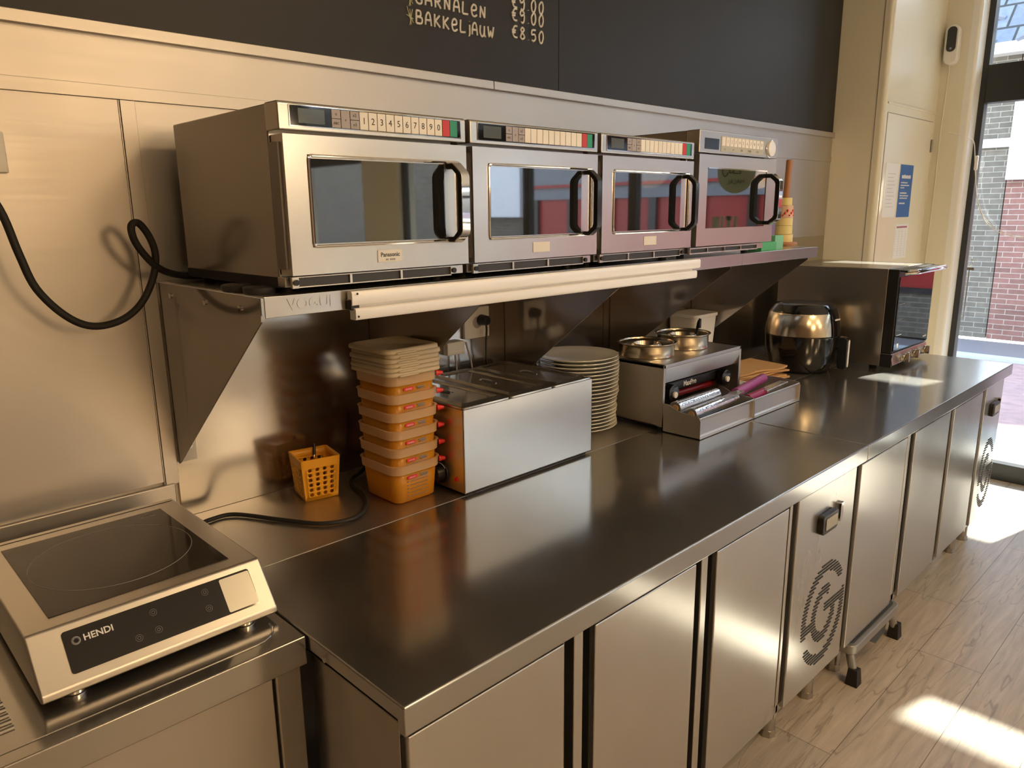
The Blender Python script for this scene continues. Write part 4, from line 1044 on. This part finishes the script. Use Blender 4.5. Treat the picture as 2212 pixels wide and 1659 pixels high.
for k in range(1, 6):
    container(CT+k*.0455, 'yellow food container, %s' % (['second from the bottom of the stack', 'third from the bottom of the stack', 'fourth from the bottom of the stack', 'fifth from the bottom of the stack', 'topmost of the stack right under the lids'][k-1]), c0)
ztop = CT+5*.0455+.106
def lid(z, label, first=None, dx=0.0):
    if first: return dup(first, (CX+dx, CY, z), label, 'translucent lids stacked on the containers')
    t = thing('container_lid', label, 'lid', (CX, CY, z), 'translucent lids stacked on the containers')
    ex, ey = .083, .090
    def lp(k, zz, r): return [(x, y, zz) for x, y in rrect(CX-ex+k, CX+ex-k, CY-ey+k, CY+ey-k, r, 6)]
    b = bm_new()
    loft(b, [lp(.001, z, .022), lp(0, z+.003, .022), lp(.001, z+.0095, .022), lp(.006, z+.0115, .024), lp(.010, z+.0115, .022), lp(.013, z+.008, .02)], False, True)
    o = obj('lid_sheet', b, 'lid_plastic', t, ang=70)
    s = o.modifiers.new('wall_thickness', 'SOLIDIFY'); s.thickness = .0014; s.offset = -1
    b = bm_new(); prism(b, [(CX-ex+.030, CY-ey-.004), (CX-ex+.085, CY-ey-.004), (CX-ex+.090, CY-ey+.003), (CX-ex+.025, CY-ey+.003)], 'z', z, z+.004); obj('tab', b, 'lid_plastic', t, bevel=.001)
    return t
l0 = lid(ztop, 'milky plastic lid lowest of the six, resting on the top yellow container')
for k in range(1, 6):
    lid(ztop+k*.0112, 'milky plastic lid, %s' % ['second from the bottom of six', 'third from the bottom of six', 'third from the top of six', 'second from the top of six', 'topmost of the six on the container stack'][k-1], l0, .0008*k*(-1)**k)

# ================================================================== BAIN-MARIE
BX0, BX1, BY0, BY1 = .372, .878, -.397, -.032
t = thing('bain_marie', 'stainless bain-marie with three lidded pans between yellow containers and plates', 'bain-marie', ((BX0+BX1)/2, (BY0+BY1)/2, CT))
b = bm_new(); z0, z1 = .888, 1.112
box(b, BX0, BX1, BY0, BY0+.004, z0, z1); box(b, BX0, BX1, BY1-.004, BY1, z0, z1); box(b, BX0, BX0+.004, BY0, BY1, z0, z1); box(b, BX1-.004, BX1, BY0, BY1, z0, z1); box(b, BX0, BX1, BY0, BY1, z0, z0+.004)
ringplate(b, 'z', BX0+.016, BX1-.016, BY0+.016, BY1-.016, .016, z1-.003, z1)
obj('housing', b, 'steel_bain', t, bevel=.0015)
for x in (BX0+.04, BX1-.04):
    for y in (BY0+.02, BY1-.04):
        b = bm_new(); cyl(b, (x, y, CT), (x, y, z0), .014, n=16); obj('foot', b, 'black_rubber', t)
b = bm_new(); box(b, BX0+.01, BX1-.02, BY0+.006, BY0+.012, CT+.001, z0); obj('base_skirt', b, 'black_rubber', t)
b = bm_new(); cyl(b, (BX0, -.305, .928), (BX0-.006, -.305, .928), .030, n=32); kn = obj('thermostat_knob', b, 'black_plastic', t, bevel=.002)
b = bm_new(); cyl(b, (BX0-.006, -.305, .928), (BX0-.026, -.305, .928), .022, .019, n=24); box(b, BX0-.030, BX0-.006, -.309, -.301, .912, .944); obj('knob_grip', b, 'black_plastic', kn)
b = bm_new(); tube(b, [(BX0-.0068, -.305+.026*cos(a), .928+.026*sin(a)) for a in [R(-60+q*12) for q in range(18)]], .0009, n=4); obj('knob_scale', b, 'print_white', kn)
b = bm_new(); cyl(b, (BX0, -.365, .922), (BX0-.004, -.365, .922), .006, n=14); obj('pilot_light', b, 'clip_red', t)
pw = (BX1-BX0)/3
for k in range(3):
    a, c = BX0+k*pw+.002, BX0+(k+1)*pw-.002
    t2 = thing('pan_lid', ['steel pan lid nearest the yellow containers', 'middle steel pan lid of the bain-marie', 'steel pan lid nearest the plates'][k]+' with recessed grip', 'lid', ((a+c)/2, (BY0+BY1)/2, z1), 'lids on the bain-marie')
    cx, cy = (a+c)/2, (BY0+BY1)/2
    b = bm_new()
    def lp(k_, zz, r): return [(x, y, zz) for x, y in rrect(a+k_, c-k_, BY0+.001+k_, BY1-.001-k_, r, 6)]
    loft(b, [lp(0, z1+.0005, .008), lp(0, z1+.005, .008), lp(.012, z1+.005, .012), lp(.016, z1+.0105, .014), lp(.022, z1+.0105, .014), lp(.030, z1+.0055, .014)], True, False)
    # inner deck with a recessed grip pit
    n = 28
    inner = lp(.030, z1+.0055, .014)
    def near(rad, zz, nn=len(inner)):
        o_ = []
        for p in inner:
            an = math.atan2(p[1]-cy, p[0]-cx); o_.append((cx+rad*cos(an), cy+rad*1.0*sin(an), zz))
        return o_
    loft(b, [inner, near(.036, z1+.0055), near(.033, z1-.006), near(.028, z1-.010)], False, True)
    obj('lid_sheet', b, 'steel_lid', t2, ang=50)
    b = bm_new(); tube(b, [(cx, cy-.034, z1+.004), (cx, cy-.018, z1+.0075), (cx, cy+.018, z1+.0075), (cx, cy+.034, z1+.004)], .0045, n=10, smooth=4); obj('grip_bar', b, 'steel_lid', t2)

# ================================================================== PLATES
PXc, PYc = 1.06, -.178
t0 = None; zc = CT
npl = 20
names = ['bottom plate of the white stack, touching the steel ledge', 'topmost white plate of the stack beside the bain-marie']
ords = ['', 'second', 'third', 'fourth', 'fifth', 'sixth', 'seventh', 'eighth', 'ninth', 'tenth']
for k in range(npl):
    low = k < 8
    dx = (random.uniform(-.003, .003) + (-.006 if low else .006*math.sin((k-8)/12*pi)))
    zz = CT+.0005+k*.0121+(.002 if not low else 0)
    if k == 0: lab = names[0]
    elif k == npl-1: lab = names[1]
    elif k < 10: lab = 'white plate, %s from the bottom of the stack by the bain-marie' % ords[k]
    else: lab = 'white plate, %s from the top of the stack by the bain-marie' % ords[npl-1-k]
    if t0 is None:
        b = bm_new()
        lathe(b, [(0, zz+.003), (.070, zz+.003), (.072, zz), (.078, zz), (.082, zz+.004), (.115, zz+.011), (.137, zz+.0195), (.139, zz+.021), (.1385, zz+.0225), (.135, zz+.0225), (.113, zz+.0145), (.08, zz+.0075), (0, zz+.0065)], (PXc, PYc), 64)
        t0 = obj('plate', b, 'plate_white', ang=60); tag(t0, lab, 'plate', 'stack of white plates'); base0 = t0.location.copy(); base0.x += 0
    else:
        c = t0.copy(); COL.objects.link(c); c.location = (base0.x+dx, base0.y+random.uniform(-.003, .003), zz); c['label'] = lab

# ================================================================== GRILL / SEALER UNIT with drawers
RX0, RX1, RY0, RY1, RZ0, RZ1 = 1.215, 1.715, -.42, -.155, .893, 1.103
t = thing('wrapping_station', 'stainless counter unit with open front, black roller and carrying two steel pans', 'dispenser', ((RX0+RX1)/2, -.29, CT))
b = bm_new()
box(b, RX0, RX0+.012, RY0, RY1, RZ0, RZ1); box(b, RX1-.012, RX1, RY0, RY1, RZ0, RZ1); box(b, RX0, RX1, RY0, RY1, RZ1-.012, RZ1); box(b, RX0, RX1, RY1-.006, RY1, RZ0, RZ1); box(b, RX0, RX1, RY0+.02, RY1, RZ0, RZ0+.006)
obj('housing', b, 'steel_rack', t, bevel=.0015)
b = bm_new(); prism(b, [(RY0, RZ1-.012), (RY0, RZ1-.030), (RY0+.014, RZ1-.066), (RY0+.02, RZ1-.066), (RY0+.008, RZ1-.012)], 'x', RX0+.012, RX1-.012); obj('front_hood', b, 'steel_tray', t)
b = bm_new(); box(b, RX0+.012, RX1-.012, RY0+.045, RY0+.085, .985, 1.022); rb = obj('roller_bar', b, 'black_plastic', t, bevel=.006)
text('brand_text', 'MaxPro', 'badge', rb, ((RX0+RX1)/2-.02, RY0+.0445, 1.003), (1, 0, 0), (0, 0, 1), .026, ext=.0002, bold=.0006)
b = bm_new(); cyl(b, (RX0+.012, RY0+.07, .965), (RX1-.012, RY0+.07, .965), .012, n=16); obj('lower_roller', b, 'dark_red', t)
for x in (RX0+.085, RX1-.075):
    b = bm_new(); cyl(b, (x, RY0+.012, .992), (x, RY0+.04, .992), .030, n=28); kk = obj('wheel', b, 'black_gloss', t, bevel=.003)
    b = bm_new(); cyl(b, (x, RY0+.004, .988), (x, RY0+.013, .988), .011, n=20); obj('hub', b, 'white_plastic', kk, bevel=.002)
for x in (RX0+.02, RX1-.02):
    for y in (RY0+.02, RY1-.02):
        b = bm_new(); cyl(b, (x, y, CT), (x, y, RZ0), .010, n=14); obj('foot', b, 'black_rubber', t)
def tray(x0, x1, label):
    t = thing('steel_tray', label, 'tray', ((x0+x1)/2, -.49, CT), 'trays in front of the wrapping station')
    y0, y1, z0 = -.566, -.424, CT+.002
    b = bm_new()
    box(b, x0, x1, y0, y1, z0, z0+.002)
    for xx in (x0, x1-.002): prism(b, [(y0, z0), (y0, z0+.060), (y0+.006, z0+.072), (y0+.012, z0+.074), (y1-.06, z0+.078), (y1-.02, z0+.095 if x0 < 1.3 else z0+.078), (y1, z0+.095 if x0 < 1.3 else z0+.078), (y1, z0)], 'x', xx, xx+.002)
    box(b, x0, x1, y1-.002, y1, z0, z0+.05)
    obj('tray_body', b, 'steel_tray', t)
    b = bm_new(); prism(b, [(y0+.004, z0), (y0+.004, z0+.006), (y0+.010, z0+.010), (y0+.012, z0+.055), (y0+.002, z0+.068), (y0+.004, z0+.070), (y0+.016, z0+.062), (y0+.016, z0)], 'x', x0+.002, x1-.002); obj('front_lip', b, 'steel_tray', t)
    return t
tray(1.212, 1.560, 'steel tray with foil rolls, directly in front of the wrapping station')
tray(1.563, 1.912, 'steel tray with purple roll, reaching past the right end of the wrapping station')
def rod(name, p, q, r, mat, label, cat, core=None):
    b = bm_new(); cyl(b, p, q, r, n=20); o = obj(name, b, mat, bevel=.001); tag(o, label, cat, 'rolls in the steel trays')
    if core:
        d = (Vector(q)-Vector(p)).normalized(); b = bm_new(); cyl(b, Vector(p)-d*.0015, Vector(p)+d*.001, r*.55, n=14); obj('core', b, core, o)
rod('foil_roll', (1.235, -.455, .962), (1.50, -.448, .962), .022, 'silver_foil', 'crumpled bright foil roll at the back of the tray below the roller', 'roll', 'kraft')
rod('foil_roll', (1.245, -.510, .948), (1.535, -.500, .950), .022, 'silver_foil', 'smooth white foil roll lying across the middle of the left tray', 'roll', 'kraft')
b = bm_new(); cyl(b, (1.255, -.537, .93), (1.40, -.532, .93), .013, n=14); o = obj('knife_grip', b, 'black_plastic', bevel=.002); tag(o, 'black knife grip in front of the foil rolls', 'grip')
b = bm_new(); prism(b, [(1.38, -.546), (1.55, -.530), (1.553, -.505), (1.50, -.50)], 'z', .974, .977); o = obj('foil_sheet', b, 'silver_foil'); tag(o, 'loose crumpled foil sheet over the tray front', 'foil')
rod('film_roll', (1.585, -.478, .955), (1.86, -.440, .960), .018, 'purple_foil', 'purple tube of film lying in the right tray', 'roll', 'magenta')
rod('film_roll', (1.585, -.525, .940), (1.72, -.515, .940), .017, 'magenta', 'short dark magenta roll in the right tray', 'roll')
b = bm_new(); box(b, 1.70, 1.89, -.535, -.50, .935, .955); o = obj('film_packet', b, 'silver_foil', bevel=.003, rot=((1.79, -.51, .94), R(4), 'Z')); tag(o, 'shiny purple and silver packet at the right end of the right tray', 'packet')
b = bm_new(); box(b, 1.735, 1.86, -.40, -.30, CT, CT+.05); t = obj('black_box', b, 'black_plastic', bevel=.002); tag(t, 'black open box with small white things beside the wrapping station', 'box')
b = bm_new()
for k in range(5): box(b, 1.745+k*.021, 1.757+k*.021, -.39+.008*(k % 2), -.32, CT+.05, CT+.060)
obj('contents', b, 'paper', t)

# pans on top of the unit
def pan(c, r, h, label, extra=None):
    z = RZ1; t = thing('steel_pan', label, 'pan', (c[0], c[1], z), 'round pans on the wrapping station')
    b = bm_new(); lathe(b, [(0, z+.002), (r*.9, z+.002), (r*.94, z), (r*.97, z+.003), (r*.955, z+.010), (r*.955, z+h-.006), (r*1.0, z+h-.002), (r*1.03, z+h), (r*1.03, z+h+.002), (r*.95, z+h+.001), (r*.93, z+h-.006), (r*.93, z+.012), (0, z+.010)], c, 64); obj('pan_body', b, 'gold_steel', t, ang=50)
    b = bm_new(); lathe(b, [(r*.93, z+h-.004), (r*.80, z+h-.010), (r*.55, z+h-.012), (r*.50, z+h-.004), (r*.46, z+h-.004), (r*.42, z+h-.020), (0, z+h-.022)], c, 48); obj('inner_lid', b, 'gold_steel', t, ang=50)
    return t
pan((1.338, -.262), .100, .046, 'round stainless pan nearer the plates on the wrapping station')
pan((1.559, -.263), .099, .052, 'round stainless pan with clip, farther along the wrapping station')
b = bm_new(); tube(b, [(1.60, -.295, 1.145), (1.605, -.30, 1.19), (1.610, -.305, 1.205)], .006, n=8, sx=.5); box(b, 1.600, 1.612, -.309, -.299, 1.17, 1.20); o = obj('pan_clip', b, 'black_plastic', bevel=.001); tag(o, 'black handled clip standing in the farther steel pan', 'clip')

# kraft paper bags
for k in range(6):
    b = bm_new(); z = CT+.001+k*.0112
    dx, dy = random.uniform(-.012, .012), random.uniform(-.008, .008)
    L = [(1.93+dx, -.335+dy), (2.23+dx, -.345+dy), (2.23+dx, -.145+dy), (1.93+dx, -.135+dy)]
    n = 8; A, B = [], []
    for i in range(n+1):
        u = i/n
        for arr, s in ((A, 0), (B, .0072)):
            x = L[0][0]+(L[1][0]-L[0][0])*u; lift = .012*max(0, u-.75)*4*(k % 2)*.4+.002*sin(u*7+k)
            arr.append([(x, L[0][1]+.006*sin(u*9+k*2)), (x, L[3][1]), z+s+lift])
    loops = []
    for i in range(n+1):
        loops.append([(A[i][0][0], A[i][0][1], A[i][2]), (A[i][1][0], A[i][1][1], A[i][2]), (B[i][1][0], B[i][1][1], B[i][2]), (B[i][0][0], B[i][0][1], B[i][2])])
    loft(b, loops)
    o = obj('paper_bag', b, 'kraft', ang=50, rot=((2.08, -.24, z), R(-14+random.uniform(-3, 3)), 'Z'))
    tag(o, 'folded brown paper bag, %s of the pile by the air fryer' % ['lowest', 'second from the bottom', 'third from the bottom', 'third from the top', 'second from the top', 'topmost'][k], 'bag', 'folded brown paper bags')

# ================================================================== AIR FRYER
AX, AY = 2.483, -.296
t = thing('air_fryer', 'black and steel air fryer standing beside the countertop oven', 'air fryer', (AX, AY, CT))
b = bm_new(); lathe(b, [(0, CT), (.115, CT), (.125, CT+.006), (.145, CT+.05), (.157, CT+.11), (.161, CT+.165), (.157, CT+.168), (0, CT+.168)], (AX, AY), 64); ab = obj('lower_body', b, 'black_gloss', t, ang=40)
b = bm_new(); lathe(b, [(.158, CT+.168), (.1605, CT+.170), (.158, CT+.20), (.146, CT+.262), (.142, CT+.268)], (AX, AY), 64); o = obj('steel_band', b, 'gold_steel', t, ang=40)
b = bm_new(); lathe(b, [(.143, CT+.266), (.139, CT+.275), (.122, CT+.300), (.110, CT+.306), (0, CT+.307)], (AX, AY), 64); obj('top_cap', b, 'black_gloss', t, ang=30)
# front control column and drawer handle, facing the room
ang = R(-80); d = Vector((cos(ang), sin(ang), 0)); u = Vector((-sin(ang), cos(ang), 0))
def onring(a, r, z): return Vector((AX+r*cos(a), AY+r*sin(a), z))
b = bm_new(); loops = []
for z, r in ((CT+.165, .1645), (CT+.20, .163), (CT+.262, .151), (CT+.288, .140)):
    outer = [onring(ang+R(q), r, z) for q in (-24, -12, 0, 12, 24)]; inner = [onring(ang+R(q), r-.02, z) for q in (24, 0, -24)]
    loops.append(outer+inner)
loft(b, loops); cc = obj('control_column', b, 'black_gloss', t, ang=50)
tp = onring(ang-R(14), .163, CT+.243); tn = Vector((cos(ang-R(14)), sin(ang-R(14)), 0))
tx = Vector((-tn.y, tn.x, 0)); b = bm_new()
for q in range(5): cyl(b, tp+tx*(-.018+.009*q)-tn*.001, tp+tx*(-.018+.009*q)+tn*.0006, .0042, n=6)
obj('brand_print', b, 'print_white', cc)
b = bm_new(); hp = lambda r, z, s: Vector((AX, AY, 0))+d*r+u*s+Vector((0, 0, z))
loops = []
for r, z in ((.150, CT+.150), (.195, CT+.157), (.215, CT+.150), (.215, CT+.035), (.200, CT+.025), (.192, CT+.04), (.192, CT+.125), (.150, CT+.125)):
    pass
P = [(.150, CT+.163), (.1860, CT+.165), (.2020, CT+.155), (.2040, CT+.030), (.1920, CT+.020), (.1700, CT+.022), (.1640, CT+.035), (.1620, CT+.112), (.150, CT+.118)]
loft(b, [[hp(r, z, -.021) for r, z in P], [hp(r, z, .021) for r, z in P]]); hd = obj('drawer_handle', b, 'black_gloss', t, bevel=.004)
b = bm_new(); pp = rrect(-.014, .014, CT+.030, CT+.152, .013)
loft(b, [[hp(.2045, z, s) for s, z in pp], [hp(.2065, z, s) for s, z in pp]]); obj('handle_inlay', b, 'alu_white', hd)

# ================================================================== COUNTERTOP OVEN
OX0, OX1, OY0, OY1, OZ0, OZ1 = 2.70, 3.165, -.615, -.06, .897, 1.334
t = thing('countertop_oven', 'large countertop oven with glass drop door and top bar handle near the window', 'oven', ((OX0+OX1)/2, -.32, CT))
b = bm_new(); box(b, OX0, OX1, OY0+.045, OY1, OZ0, OZ1); obj('body', b, 'steel_side', t, bevel=.004)
b = bm_new(); box(b, OX0, OX1, OY0, OY0+.045, OZ0+.062, OZ1-.001); dr = obj('door', b, 'black_plastic', t, bevel=.004)
b = bm_new(); box(b, OX0+.012, OX1-.008, OY0-.004, OY0, OZ0+.072, OZ1-.035); obj('door_glass', b, 'oven_glass', dr)
b = bm_new()
for z in (OZ0+.14, OZ0+.21, OZ0+.28): 
    box(b, OX0+.03, OX0+.09, OY0-.0046, OY0-.004, z, z+.002)
obj('rack_marks', b, 'ink_grey', dr)
b = bm_new(); tube(b, [(OX0+.03, OY0-.012, OZ1-.016), (OX0+.05, OY0-.055, OZ1-.010), (OX0+.08, OY0-.060, OZ1-.010), (OX1-.07, OY0-.060, OZ1-.010), (OX1-.04, OY0-.055, OZ1-.010), (OX1-.02, OY0-.012, OZ1-.016)], .011, n=14); obj('bar_handle', b, 'chrome', dr)
b = bm_new(); box(b, OX0+.012, OX1-.012, OY0-.03, OY0, OZ1-.012, OZ1-.004); obj('handle_shelf', b, 'black_plastic', dr, bevel=.002)
b = bm_new(); prism(b, [(OY0+.045, OZ0), (OY0+.01, OZ0), (OY0-.012, OZ0+.01), (OY0, OZ0+.060), (OY0+.045, OZ0+.060)], 'x', OX0+.001, OX1-.001); cp = obj('control_strip', b, 'steel_oven', t, bevel=.002)
b = bm_new(); box(b, OX0-.0008, OX0+.012, OY0-.004, OY0+.045, OZ0, OZ0+.058); obj('strip_end', b, 'black_plastic', t)
for x in (OX0+.13, OX0+.26, OX1-.06):
    b = bm_new(); cyl(b, (x, OY0-.008, OZ0+.032), (x, OY0-.020, OZ0+.030), .021, n=28); kk = obj('knob', b, 'chrome', cp, bevel=.002)
    b = bm_new(); box(b, x-.007, x+.007, OY0-.038, OY0-.018, OZ0+.012, OZ0+.050); obj('knob_grip', b, 'gold_steel', kk, bevel=.002)
b = bm_new(); box(b, OX0+.045, OX0+.063, OY0-.0052, OY0-.0042, OZ0+.082, OZ0+.102); obj('door_badge', b, 'print_white', dr)
b = bm_new(); box(b, OX1-.075, OX1-.03, OY0-.0052, OY0-.0042, OZ0+.092, OZ0+.099); obj('door_badge', b, 'print_white', dr)
for x in (OX0+.05, OX1-.05):
    for y in (OY0+.09, OY1-.06):
        b = bm_new(); cyl(b, (x, y, CT), (x, y, OZ0), .016, n=16); obj('foot', b, 'black_rubber', t)

# ================================================================== COLUMN: posters, dispenser, cables
def sheet(x0, x1, z0, z1, mat, name, label, cat):
    b = bm_new(); box(b, x0, x1, YC-.0040, YC-.0032, z0, z1); o = obj(name, b, mat); tag(o, label, cat); return o
yt = YC-.0043
p = sheet(3.622, 3.818, 1.545, 1.824, 'poster_blue', 'poster', 'blue printed notice on the cream column', 'poster')
def print_rows(rows, x0, mat, parent):
    bb = bm_new()
    for z, L, h in rows:
        x = x0
        while x < x0+L:
            w = random.uniform(.006, .013) if h < .012 else random.uniform(.012, .017)
            box(bb, x, min(x+w, x0+L), yt, yt+.0004, z-h/2, z+h/2*random.uniform(.5, 1)); x += w+.0022
    obj('printed_lines', bb, mat, parent)
print_rows([(1.762, .135, .020)], 3.652, 'print_white', p)
print_rows([(1.730, .10, .007), (1.716, .13, .007), (1.703, .055, .007), (1.675, .10, .008), (1.661, .13, .008), (1.648, .115, .008), (1.620, .085, .008)], 3.646, 'print_white', p)
p = sheet(3.410, 3.598, 1.547, 1.826, 'paper', 'paper_sheet', 'white paper notice hanging left of the blue poster', 'paper')
for q in range(10):
    b = bm_new(); box(b, 3.45, 3.56-.015*(q % 3), yt, yt+.0004, 1.60+q*.019, 1.602+q*.019); obj('print_line', b, 'key_grey', p)
p = sheet(3.630, 3.830, 1.32, 1.508, 'paper', 'price_list', 'pale ruled list hanging below the blue poster', 'paper')
b = bm_new()
for q in range(11): box(b, 3.645, 3.815, yt, yt+.0004, 1.335+q*.013, 1.3355+q*.013)
for q in range(4): box(b, 3.645+q*.050, 3.6455+q*.050, yt, yt+.0004, 1.33, 1.475)
obj('ruled_grid', b, 'key_grey', p)
b = bm_new()
for q in range(9): box(b, 3.65+q*.018, 3.664+q*.018, yt, yt+.0004, 1.486, 1.496)
obj('title_print', b, 'magenta', p)
t = thing('air_freshener', 'white wall dispenser with dark oval front high on the cream column', 'dispenser', (XI, -.31, 2.37))
b = bm_new(); prism(b, rrect(-.345, -.275, 2.37, 2.575, .034, 8), 'x', 4.045, XI); obj('housing', b, 'white_plastic', t, bevel=.006, seg=3)
b = bm_new(); prism(b, rrect(-.334, -.286, 2.435, 2.565, .023, 8), 'x', 4.041, 4.046); fr = obj('dark_front', b, 'black_gloss', t, bevel=.002)
b = bm_new(); cyl(b, (4.0395, -.31, 2.452), (4.041, -.31, 2.452), .006, n=14); obj('indicator', b, 'ink_grey', fr)
b = bm_new(); tube(b, [(4.09, -.30, 2.372), (4.097, -.298, 2.3), (4.097, -.29, 2.0), (4.097, -.292, 1.7), (4.097, -.287, 1.35), (4.097, -.285, .95)], .003, n=8, smooth=5); o = obj('thin_cable', b, 'cream_paint'); tag(o, 'thin cream cable running down the column from the dispenser', 'cable')
t = thing('window_lead', 'white lead with inline switch hanging across the window glass', 'cable', (4.2, -.47, 1.75))
b = bm_new(); tube(b, [(4.097, -.33, 2.01), (4.097, -.37, 2.0), (4.095, -.405, 1.985), (4.125, -.438, 1.975), (4.18, -.445, 1.955), (4.195, -.452, 1.90), (4.195, -.465, 1.80), (4.195, -.50, 1.62), (4.195, -.56, 1.50), (4.195, -.66, 1.44), (4.195, -.80, 1.42)], .0022, n=8, smooth=6)
tube(b, [(4.195, -.466, 1.82), (4.195, -.49, 1.66), (4.195, -.545, 1.53), (4.195, -.65, 1.455), (4.195, -.80, 1.425)], .0018, n=8, smooth=6); obj('lead', b, 'white_plastic', t)
b = bm_new(); prism(b, rrect(-.474, -.458, 1.80, 1.88, .006), 'x', 4.188, 4.202); obj('inline_switch', b, 'white_plastic', t, bevel=.002)
b = bm_new(); tube(b, [(4.205, -.495, .95), (4.205, -.495, 1.25)], .004, n=8); tube(b, [(4.205, -.49, 1.25), (4.205, -.51, 1.27), (4.205, -.50, 1.30)], .003, n=8, smooth=3); box(b, 4.20, 4.214, -.52, -.483, 1.235, 1.25)
o = obj('window_stay', b, 'chrome'); tag(o, 'chrome bolt standing on the window frame', 'bolt')

# ================================================================== STEP STOOL under the counter
t = thing('step_stool', 'folded grey step stool with black rubber feet pushed under the fridge counters', 'stool', (1.8, -.85, 0))
b = bm_new(); prism(b, rrect(1.60, 2.03, -.965, -.70, .03), 'z', .108, .142); obj('step_frame', b, 'stool_grey', t, bevel=.004)
b = bm_new(); prism(b, rrect(1.615, 2.015, -.95, -.715, .025), 'z', .141, .146); obj('tread', b, 'stool_tread', t)
b = bm_new(); prism(b, [(1.74, .108), (1.90, .108), (1.88, .080), (1.80, .072)], 'y', -.964, -.950); obj('locking_plate', b, 'stool_tread', t)
for (x, y, xb, yb) in ((1.625, -.94, 1.615, -.965), (2.0, -.94, 2.02, -.958), (1.625, -.73, 1.612, -.70), (2.0, -.73, 2.022, -.70)):
    b = bm_new(); P = Vector((x, y, .11)); Q = Vector((xb, yb, .03)); cyl(b, P, Q, .014, n=16); lg = obj('leg', b, 'stool_grey', t)
    b = bm_new(); loft(b, [[(xb+a*.016, yb+c*.016, .06) for a, c in ((-1, -1), (1, -1), (1, 1), (-1, 1))], [(xb+a*.021, yb+c*.021, 0) for a, c in ((-1, -1), (1, -1), (1, 1), (-1, 1))]]); obj('rubber_foot', b, 'black_rubber', lg, bevel=.002)
